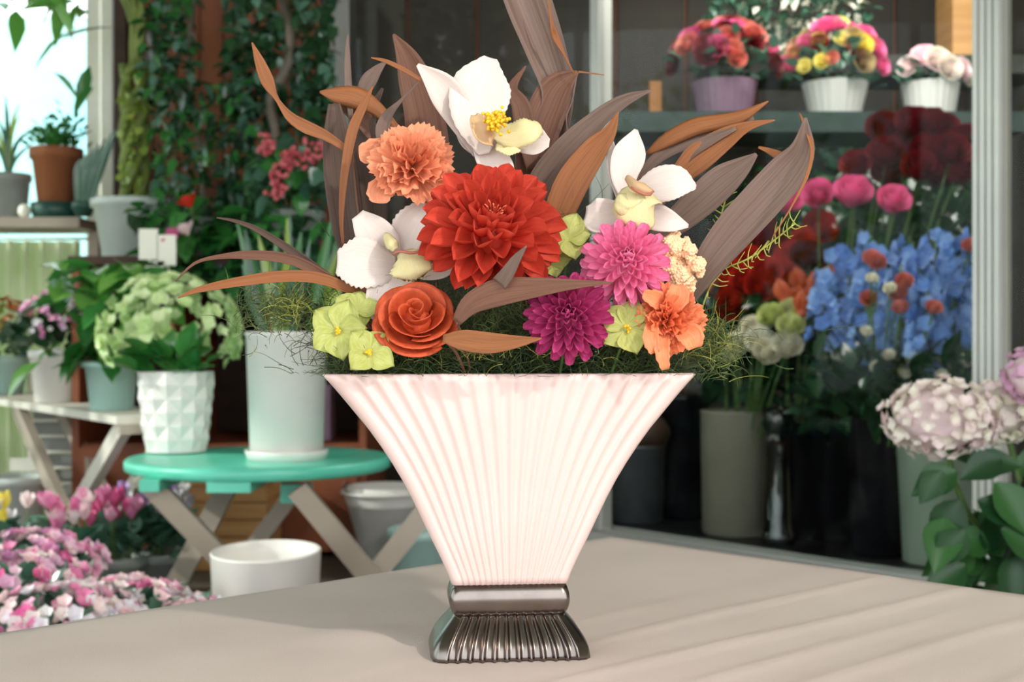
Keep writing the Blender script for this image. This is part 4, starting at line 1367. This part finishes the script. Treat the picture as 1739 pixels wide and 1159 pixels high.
spray('dark brown upright dried leaves behind the peach carnation', (660, 0), [
    Lf([(606, 470), (592, 390), (580, 300), (572, 230), (568, 176)], [12, 26, 29, 22, 10], 'dry_dark', 1.09, 1.08, cup=.35),
    Lf([(640, 430), (632, 340), (622, 270), (628, 200), (650, 150)], [14, 28, 26, 16, 3], 'dry_dark', 1.11, 1.10, cup=.3, twist=(0, .6)),
    Lf([(583, 420), (580, 370), (585, 300), (598, 225), (617, 180), (633, 147)], [2, 4, 7, 9, 7, 1], 'dry_orange', 1.06, 1.05, cup=.3),
    Lf([(543, 156), (572, 160), (605, 165), (640, 185), (680, 225)], [2, 15, 19, 12, 5], 'dry_orange', 1.085, 1.09, cup=-.4, twist=(.2, -.3)),
    Lf([(596, 200), (592, 150), (590, 100), (591, 58)], [4, 6, 5, 1], 'dry_grey', 1.09, 1.09),
    Lf([(610, 170), (625, 140), (640, 120), (655, 105)], [8, 14, 9, 2], 'dry_grey', 1.10, 1.10),
    Lf([(660, 280), (640, 230), (600, 190), (570, 178)], [10, 16, 14, 4], 'dry_brown', 1.105, 1.10, cup=.4)],
    [[(600, 460, 1.09), (610, 520, 1.08)]])
spray('broad brown dried leaf rising between peach carnation and tall white orchid', (720, 0), [
    Lf([(735, 360), (728, 280), (722, 200), (705, 135), (690, 95), (668, 58)], [26, 38, 34, 28, 18, 2], 'dry_brown', 1.11, 1.09, cup=.35, twist=(0, .25)),
    Lf([(630, 98), (655, 104), (685, 118), (715, 136)], [1, 3.5, 4, 3], 'dry_orange', 1.07, 1.07),
    Lf([(660, 260), (650, 225), (658, 198), (680, 172), (712, 138)], [8, 12, 9, 3, 1], 'dry_grey', 1.055, 1.07, cup=.5),
    Lf([(690, 330), (685, 270), (690, 215), (715, 170)], [12, 22, 18, 4], 'dry_dark', 1.12, 1.11)],
    [[(733, 355, 1.11), (740, 450, 1.09)]])
spray('tallest grey-brown curved leaf bending above the white orchid with its thin tendril', (900, 0), [
    Lf([(905, 330), (935, 235), (946, 160), (925, 90), (898, 20), (872, -50)], [16, 26, 27, 34, 40, 42], 'dry_grey', 1.11, 1.07, cup=.75, twist=(.1, -.2), n=26),
    Lf([(898, 330), (906, 262), (925, 200), (948, 150), (981, 122)], [18, 31, 34, 28, 3], 'dry_brown', 1.095, 1.085, cup=.35),
    Lf([(930, -5), (937, 40), (943, 62), (958, 92), (975, 126)], [1, 3, 6, 2, 1], 'dry_orange', 1.06, 1.08, cup=.2),
    Lf([(982, 122), (1000, 124), (1026, 127)], [2, 1.2, .6], 'dry_orange', 1.085, 1.085),
    Lf([(979, 130), (972, 170), (962, 200), (966, 235)], [1.2, 1, 1, .8], 'dry_grey', 1.08, 1.08),
    Lf([(905, 290), (894, 225), (884, 180), (870, 150), (893, 112)], [10, 18, 16, 9, 1], 'dry_brown', 1.085, 1.08)],
    [[(903, 325, 1.11), (890, 450, 1.08)]])
spray('grey and orange arching pair of leaves beside the right shoulder of the red dahlia', (950, 0), [
    Lf([(900, 400), (920, 320), (962, 258), (1015, 205), (1060, 172), (1107, 153)], [16, 26, 24, 17, 11, 1], 'dry_grey', 1.08, 1.05, cup=.6, twist=(.2, 0), n=24),
    Lf([(932, 430), (950, 360), (975, 305), (1010, 255), (1035, 225), (1050, 190)], [16, 26, 28, 22, 12, 1], 'dry_orange', 1.065, 1.045, cup=.3, twist=(-.2, .1), n=24)],
    [[(920, 400, 1.07), (930, 470, 1.06)]])
spray('orange-brown and grey leaves arching over the small white orchid', (1080, 0), [
    Lf([(1098, 262), (1130, 238), (1180, 214), (1225, 205), (1262, 196), (1305, 172)], [3, 13, 16, 13, 10, 1], 'dry_orange', 1.10, 1.07, cup=-.5, twist=(.2, -.1)),
    Lf([(1060, 330), (1115, 270), (1170, 240), (1230, 222), (1280, 200)], [5, 10, 13, 14, 3], 'dry_grey', 1.105, 1.08, cup=.3),
    Lf([(1130, 340), (1150, 305), (1185, 270), (1230, 237), (1270, 215), (1316, 204)], [5, 16, 25, 20, 9, 1], 'dry_orange', 1.09, 1.05, cup=.25, twist=(.1, .1), n=24),
    Lf([(1150, 300), (1170, 262), (1210, 236), (1250, 218)], [5, 10, 9, 3], 'dry_grey', 1.085, 1.06, cup=.4)],
    [[(1095, 262, 1.10), (1060, 400, 1.09)], [(1132, 338, 1.09), (1080, 430, 1.08)]])
spray('two large mauve-grey dried leaves slanting out beside the cream floret cluster', (1150, 0), [
    Lf([(1090, 420), (1135, 388), (1180, 350), (1225, 310), (1258, 285), (1285, 262)], [10, 20, 27, 28, 18, 3], 'dry_grey', 1.075, 1.05, cup=.3, twist=(-.1, .1), n=24),
    Lf([(1165, 520), (1195, 460), (1240, 400), (1290, 345), (1335, 295), (1362, 255), (1368, 200)], [8, 24, 33, 35, 33, 22, 2], 'dry_grey', 1.06, 1.02, cup=.35, twist=(-.1, .15), n=28),
    Lf([(1358, 192), (1372, 225), (1379, 258), (1370, 300), (1345, 350), (1312, 403)], [1, 4.5, 3, 3, 1.5, .8], 'dry_orange', 1.03, 1.0, cup=.3),
    Lf([(1288, 250), (1305, 256), (1322, 264), (1336, 272)], [2, 5, 8, 6], 'dry_orange', 1.05, 1.04)],
    [[(1166, 520, 1.06), (1150, 590, 1.06)], [(1092, 420, 1.075), (1100, 520, 1.07)]])
spray('olive-brown pointed leaf in front between the orange rose and magenta pompon', (790, 0), [
    Lf([(775, 548), (800, 517), (845, 498), (900, 490), (965, 484), (1040, 480)], [8, 18, 24, 19, 10, 1], 'dry_brown', .975, .955, cup=.25, twist=(0, .15), n=24),
    Lf([(848, 482), (862, 464), (877, 440), (894, 418)], [14, 12, 8, 1], 'dry_grey', .965, .95, cup=.2),
    Lf([(752, 575), (785, 578), (830, 583), (875, 581), (920, 575)], [6, 17, 18, 11, 1], 'dry_orange', .972, .955, cup=.3, twist=(0, -.15), n=24)],
    [[(776, 548, .975), (790, 590, 1.0)], [(754, 576, .972), (780, 610, 1.0)]])

# ---------------------------------------------------------------- flowers
def flower(name, label, cat, px, py, Y, d, spin=0.0):
    q = P(px, py, Y)
    t = thing(name, label, cat, mtx=facing(q, d, spin))
    stem_to(t, q - Vector(d).normalized() * -.0 + Vector((0, .006, -.004)), vin(px))
    return t


# red dahlia
t = flower('red_dahlia', 'large red dahlia at the centre of the arrangement', 'dahlia', 833, 400, 1.005, (0.12, -1, .58))
fn = lambda L, W, c, cu: petal(L, W, c, cu, a=2.4, b=.45, nu=10, nv=6, base=.3, point=.035)
ringed(t, 'petal', [
    (116, 13, (.050, .0086, 1.25, .12)), (102, 15, (.0545, .0088, 1.25, .14)), (88, 15, (.0555, .0088, 1.3, .16)), (74, 14, (.054, .0086, 1.3, .18)),
    (60, 13, (.051, .0082, 1.3, .18)), (47, 11, (.047, .0074, 1.3, .2)), (35, 9, (.042, .0064, 1.3, .2)), (24, 7, (.036, .0052, 1.3, .22)), (13, 5, (.032, .0042, 1.3, .24))], fn, M['red'], 4.5)
part('disc', MB().ball((0, 0, 0.004), .022, 12, 8), M['red'], t)
for k in range(16):
    a_ = R.uniform(0, 2 * PI); r_ = R.uniform(.001, .009)
    part('filament', MB().tube([Vector((r_ * .3 * math.cos(a_), r_ * .3 * math.sin(a_), .02)), Vector((r_ * math.cos(a_), r_ * math.sin(a_), .038)), Vector((r_ * 1.3 * math.cos(a_), r_ * 1.3 * math.sin(a_), .040))], .0005, 4), M['red_fil'], t)


def pompon(name, label, px, py, Y, d, Rr, m, w_=.0038, b=.32):
    t = flower(name, label, 'chrysanthemum', px, py, Y, d)
    fn = lambda L, W, c, cu: petal(L, W, c, cu, a=2.6, b=b, nu=7, nv=4, base=.35, point=.0)
    rings = []
    for th, n_ in ((118, 14), (105, 17), (92, 18), (80, 18), (68, 17), (57, 15), (46, 13), (36, 11), (26, 8), (16, 6), (7, 3)):
        rings.append((th, n_, (Rr * (1 - .10 * (1 - th / 118) ** 2), w_ * (.75 + .25 * th / 118), 1.6, .12)))
    ringed(t, 'petal', rings, fn, M[m], 2.5)
    part('disc', MB().ball((0, 0, 0), Rr * .55, 12, 8), M[m], t)
    return t


pompon('pink_chrysanthemum', 'bright pink pompon flower above the magenta one', 1062, 450, 1.01, (0.0, -1, .22), .0355, 'pink')
pompon('magenta_chrysanthemum', 'deep magenta pompon flower low over the vase rim', 965, 541, .99, (-0.05, -1, .18), .0345, 'magenta')


# carnations
def carnation(label, px, py, Y, d, m, L, scx=1.0, rings=None):
    t = flower('carnation', label, 'carnation', px, py, Y, d)
    rings = rings or ((84, 7, 1.0), (64, 8, .95), (46, 7, .9), (30, 6, .85), (14, 4, .8))
    for th, n_, f in rings:
        for v_ in range(2):
            me = petal(L * f, L * f * .42, .15, R.uniform(-.05, .15), nu=7, nv=14, fan=True, serr=L * .035, ruff=L * .07, kr=R.uniform(2, 3.5)).mesh('petal', M[m])
            off = R.random() * 360
            for k in range(n_ // 2 + (n_ % 2 if v_ else 0)):
                ob('petal', me, t, pmat(th + R.uniform(-6, 6), off + 720 * k / n_ + v_ * 360 / n_, s=R.uniform(.92, 1.06), roll=R.uniform(-.3, .3)))
    return t


CARN = carnation('peach carnation with frilled petals at the upper side of the white serrated orchid', 700, 283, 1.03, (0.15, -1, .35), 'peach', .036)
t = CARN
for (pl, hw) in (([(665, 275, 1.045), (640, 262, 1.035), (610, 262, 1.03)], [8, 26, 14]), ([(670, 305, 1.03), (648, 325, 1.02), (645, 345, 1.018)], [10, 24, 14]), ([(735, 300, 1.03), (755, 315, 1.02), (768, 322, 1.02)], [8, 20, 14])):
    part('petal', pxr(pl, hw, n=10, nv=8, cup=.5, serr=.0006), M['peach'], t, world=True, solid=.0004)
CARN = carnation('orange carnation drooping over the vase rim beside the mossy corner', 1133, 545, 1.01, (0.25, -1, .1), 'orange', .030)
t = CARN
for (pl, hw) in (([(1125, 520, 1.0), (1115, 510, .99), (1092, 500, .985)], [6, 16, 8]), ([(1130, 560, 1.0), (1124, 595, .985), (1130, 628, .985)], [8, 13, 7]), ([(1150, 555, 1.0), (1172, 570, .985), (1180, 592, .985)], [10, 22, 12]), ([(1110, 540, 1.0), (1105, 575, .985), (1112, 600, .985)], [8, 14, 8]), ([(1135, 530, 1.0), (1150, 505, .99), (1152, 485, .99)], [8, 20, 12])):
    part('petal', pxr(pl, hw, n=10, nv=8, cup=.5, serr=.0004), M['orange'], t, world=True, solid=.0004)

# rose
t = flower('rose', 'orange-red rose low in front between lime flowers and olive leaf', 'rose', 707, 547, 1.0, (0.02, -1, .55))
for (r0, H, fl, n_, sp, lo) in ((.003, .024, .002, 2, 210, -.004), (.007, .023, .004, 3, 150, -.006), (.012, .021, .008, 3, 140, -.008), (.017, .016, .012, 4, 120, -.010), (.021, .008, .013, 5, 105, -.012)):
    for k in range(n_):
        rows = []
        jp, jr, jh = R.uniform(-22, 22), R.uniform(-.0015, .0025), R.uniform(-.002, .002)
        for i in range(8):
            u = i / 7
            row = []
            for j in range(11):
                v = -1 + 2 * j / 10
                ph = math.radians(360 * k / n_ + r0 * 9000 + jp + v * sp / 2)
                rr = r0 * (.35 + .65 * min(1, u * 1.8)) + fl * u ** 2 * (1 - .5 * v * v) + jr + .0012 * (k % 2) + .0022 * v
                hh = jh + lo + (H - lo) * u * (1 - .30 * v * v) - (fl * .35 * u ** 4)
                row.append(Vector((rr * math.cos(ph), rr * math.sin(ph) * .92, hh)))
            rows.append(row)
        part('petal', MB().grid(rows), M['rose'], t, solid=.0005)
part('bud_core', MB().ball((0, 0, 0), .012, 10, 8), M['rose'], t)


# orchids
def orchid(label, px, Y, root, petals, stem=True):
    t = thing('white_orchid', label, 'orchid', P(*root))
    for (nm, pl, hw, m, kw) in petals:
        k = dict(n=16, nv=8, cup=.25)
        k.update(kw)
        part(nm, pxr(pl, hw, **k), M[m], t, world=True, solid=.0006)
    if stem:
        stem_to(t, P(*root) + Vector((0, .004, 0)), vin(px), .0012)
    return t


t = orchid('largest white orchid with a yellow centre at the top of the arrangement', 830, 1.04, (828, 240, 1.045), [
    ('petal', [(812, 262, 1.045), (785, 205, 1.045), (752, 152, 1.035), (709, 110, 1.025)], [9, 23, 27, 3], 'white_petal', dict(cup=.35, twist=(.25, .1))),
    ('petal', [(822, 262, 1.03), (812, 200, 1.035), (818, 145, 1.04), (833, 98, 1.045)], [10, 44, 50, 12], 'white_petal', dict(cup=.2, serr=.0004, n=26)),
    ('petal', [(845, 228, 1.04), (880, 236, 1.035), (912, 240, 1.03), (933, 243, 1.03)], [14, 22, 25, 7], 'white_petal', dict(cup=.2)),
    ('petal', [(812, 230, 1.04), (830, 262, 1.035), (848, 290, 1.03), (858, 318, 1.03)], [12, 25, 26, 14], 'white_petal', dict(cup=.3)),
    ('petal', [(815, 262, 1.05), (795, 240, 1.05), (788, 215, 1.05), (790, 190, 1.05)], [8, 14, 14, 8], 'white_petal', dict(cup=.3)),
    ('lip', [(838, 222, 1.02), (868, 228, 1.015), (897, 222, 1.012), (918, 214, 1.015)], [12, 24, 23, 12], 'cream_petal', dict(cup=-.35, serr=.0005, n=20, wav=.0015)),
    ('lip_fold', [(842, 250, 1.02), (868, 250, 1.015), (884, 256, 1.015)], [5, 16, 3], 'cream_petal', dict(cup=.3, serr=.0005)),
    ('column', [(838, 240, 1.018), (822, 228, 1.01), (812, 208, 1.01), (806, 195, 1.015)], [9, 16, 14, 6], 'tan_petal', dict(cup=.6))])
an = MB()
for i in range(170):
    q = P(841 + R.gauss(0, 8), 206 + R.gauss(0, 7.5), 1.002 + R.gauss(0, .0025))
    an.ball(q, .0015, 6, 4)
part('anther_tuft', an, M['yolk'], t, world=True)
t = orchid('smaller white orchid with a broad cream lip over the pink pompon', 1075, 1.03, (1083, 335, 1.05), [
    ('petal', [(1055, 345, 1.055), (1044, 300, 1.055), (1038, 260, 1.055), (1034, 232, 1.055)], [5, 10, 9, 5], 'white_petal', dict(cup=.4)),
    ('petal', [(1062, 335, 1.05), (1060, 295, 1.045), (1070, 258, 1.045), (1080, 220, 1.05)], [10, 24, 27, 3], 'white_petal', dict(cup=.25)),
    ('petal', [(1080, 322, 1.045), (1115, 315, 1.035), (1152, 310, 1.03), (1182, 318, 1.035)], [10, 30, 28, 4], 'white_petal', dict(cup=.2, serr=.0003, n=22)),
    ('petal', [(1080, 350, 1.045), (1110, 368, 1.035), (1140, 377, 1.03), (1169, 384, 1.035)], [12, 24, 18, 3], 'white_petal', dict(cup=.25)),
    ('petal', [(1065, 352, 1.045), (1040, 362, 1.035), (1015, 368, 1.03), (993, 366, 1.035)], [8, 25, 30, 15], 'white_petal', dict(cup=.35)),
    ('lip', [(1078, 318, 1.025), (1082, 340, 1.012), (1088, 362, 1.01), (1108, 386, 1.015)], [22, 42, 36, 8], 'cream_petal', dict(cup=-.4, n=18, wav=.001)),
    ('lip_lobe', [(1058, 330, 1.015), (1060, 350, 1.008), (1066, 370, 1.012)], [10, 17, 6], 'cream_petal', dict(cup=-.5)),
    ('column', [(1066, 300, 1.02), (1078, 312, 1.006), (1092, 320, 1.002), (1108, 327, 1.005)], [6, 10, 10, 6], 'tan_petal', dict(cup=-.9))])
part('column_edge', MB().tube(catmull([P(1072, 318, .998), P(1086, 327, .994), P(1100, 331, .996), P(1110, 325, 1.0)], 10), .0009, 6), M['mauve'], t, world=True)
t = orchid('white orchid with serrated petals beside the left flank of the red dahlia', 680, 1.02, (675, 445, 1.045), [
    ('petal', [(672, 445, 1.045), (652, 418, 1.035), (630, 392, 1.03), (607, 365, 1.03)], [14, 30, 30, 12], 'white_petal', dict(cup=.2)),
    ('petal', [(675, 452, 1.035), (640, 450, 1.022), (605, 446, 1.018), (572, 446, 1.022)], [16, 38, 43, 20], 'white_petal', dict(cup=.2, serr=.0009, n=24)),
    ('petal', [(676, 455, 1.035), (668, 483, 1.022), (648, 507, 1.018), (628, 540, 1.02)], [22, 36, 30, 6], 'white_petal', dict(cup=.2)),
    ('petal', [(682, 440, 1.045), (690, 405, 1.04), (705, 375, 1.035), (725, 345, 1.035)], [14, 30, 30, 10], 'white_petal', dict(cup=.3, serr=.0006, n=22)),
    ('petal', [(685, 450, 1.04), (720, 460, 1.03), (750, 462, 1.025), (775, 455, 1.025)], [10, 16, 12, 3], 'white_petal', dict(cup=.3)),
    ('lip', [(692, 425, 1.015), (697, 445, 1.006), (700, 462, 1.004), (703, 475, 1.008)], [12, 32, 36, 18], 'cream_petal', dict(cup=-.3, serr=.0011, endserr=.0009, n=12, nv=12, wav=.001)),
    ('column', [(655, 398, 1.02), (664, 412, 1.006), (672, 424, 1.004)], [6, 11, 6], 'cream_petal', dict(cup=-1.0))])
part('column_edge', MB().tube(catmull([P(668, 432, 1.002), P(680, 427, .998), P(700, 430, .998), P(722, 424, 1.002)], 10), .0012, 6), M['mauve'], t, world=True)


# lime flowers
def lime(label, px, py, Y, d, L, n_=5, open_=70, eye=True, spin=0):
    t = flower('lime_hydrangea', label, 'flower', px, py, Y, d, spin)
    for k in range(n_):
        me = petal(L * R.uniform(.9, 1.1), L * .50, .25, R.uniform(-.25, -.05), a=1.05, b=.85, nu=8, nv=8, base=.3, ruff=L * .06, kr=2).mesh('petal', M['lime'])
        ob('petal', me, t, pmat(open_ + R.uniform(-8, 8), 360 * k / n_ + R.uniform(-6, 6), roll=R.uniform(-.2, .2)))
    if eye:
        e = MB()
        for k in range(7):
            e.ball((R.gauss(0, .0012), R.gauss(0, .0012), .003 + R.uniform(0, .002)), .0013, 6, 4)
        part('eye', e, M['yolk'], t)
    return t


lime('open lime green flower nearest the tall white planter', 576, 563, .995, (-.15, -1, .2), .024)
lime('half-folded lime flower drooping over the rim below the other lime flower', 626, 600, .985, (.35, -1, .35), .021, n_=4, open_=65, spin=.8)
lime('lime flower partly hidden behind the orange rose and open lime flower', 606, 530, 1.015, (.1, -1, .6), .019, eye=False)
lime('lime flower between magenta pompon and orange carnation', 1064, 558, 1.0, (.1, -1, .2), .023)
lime('lime flower half hidden between red dahlia and pink pompon', 965, 405, 1.025, (.1, -1, .3), .020, eye=False)
lime('dim lime flower behind the lower edge of the red dahlia', 935, 440, 1.03, (.1, -1, .3), .018, eye=False)

# cream floret cluster
t = thing('cream_statice', 'cream cluster of tiny bobbly florets beside the pink pompon', 'flower cluster', P(1145, 450, 1.045))
st_me = MB()
for k in range(6):
    a_ = 2 * PI * k / 6
    st_me.ball((.55 * math.cos(a_), .55 * math.sin(a_), 0), .5, 6, 4, .8)
st_me.ball((0, 0, .3), .5, 6, 4, .8)
st_me = st_me.mesh('floret', M['ivory'])
for (cx_, cy_, s_, n_) in ((1140, 420, 20, 90), (1155, 470, 18, 80), (1183, 452, 11, 40), (1135, 450, 14, 40), (1155, 505, 16, 40), (1168, 425, 10, 24)):
    for i in range(n_):
        a_, b_ = R.gauss(0, s_ * .6), R.gauss(0, s_ * .6)
        q = P(cx_ + a_, cy_ + b_, 1.03 + .00002 * (a_ * a_ + b_ * b_) + R.uniform(-.003, .003)) - RM[t.name].translation
        ob('floret', st_me, t, Matrix.Translation(q) @ Vector((R.uniform(-.5, .5), -1, R.uniform(-.3, .6))).to_track_quat('Z', 'Y').to_matrix().to_4x4() @ Matrix.Scale(.0034 * R.uniform(.8, 1.2), 4))
for (x, y) in ((1140, 420), (1155, 470), (1183, 452), (1160, 500)):
    stem_to(t, P(x, y, 1.04), vin(1120), .001)

# ---------------------------------------------------------------- sub-parts
SUBS = {'soil': 'pot', 'column_edge': 'column', 'anther_tuft': 'column', 'lip_fold': 'lip', 'lip_lobe': 'lip', 'filament': 'disc', 'twig': 'stem', 'inner_pot': 'pot', 'pot_lining': 'pot'}
for o in list(sc.objects):
    st = o.name.split('.')[0]
    if st in SUBS and o.parent is not None and o.type == 'MESH':
        for q in o.parent.children:
            if q.name.split('.')[0] == SUBS[st]:
                o.parent = q
                break
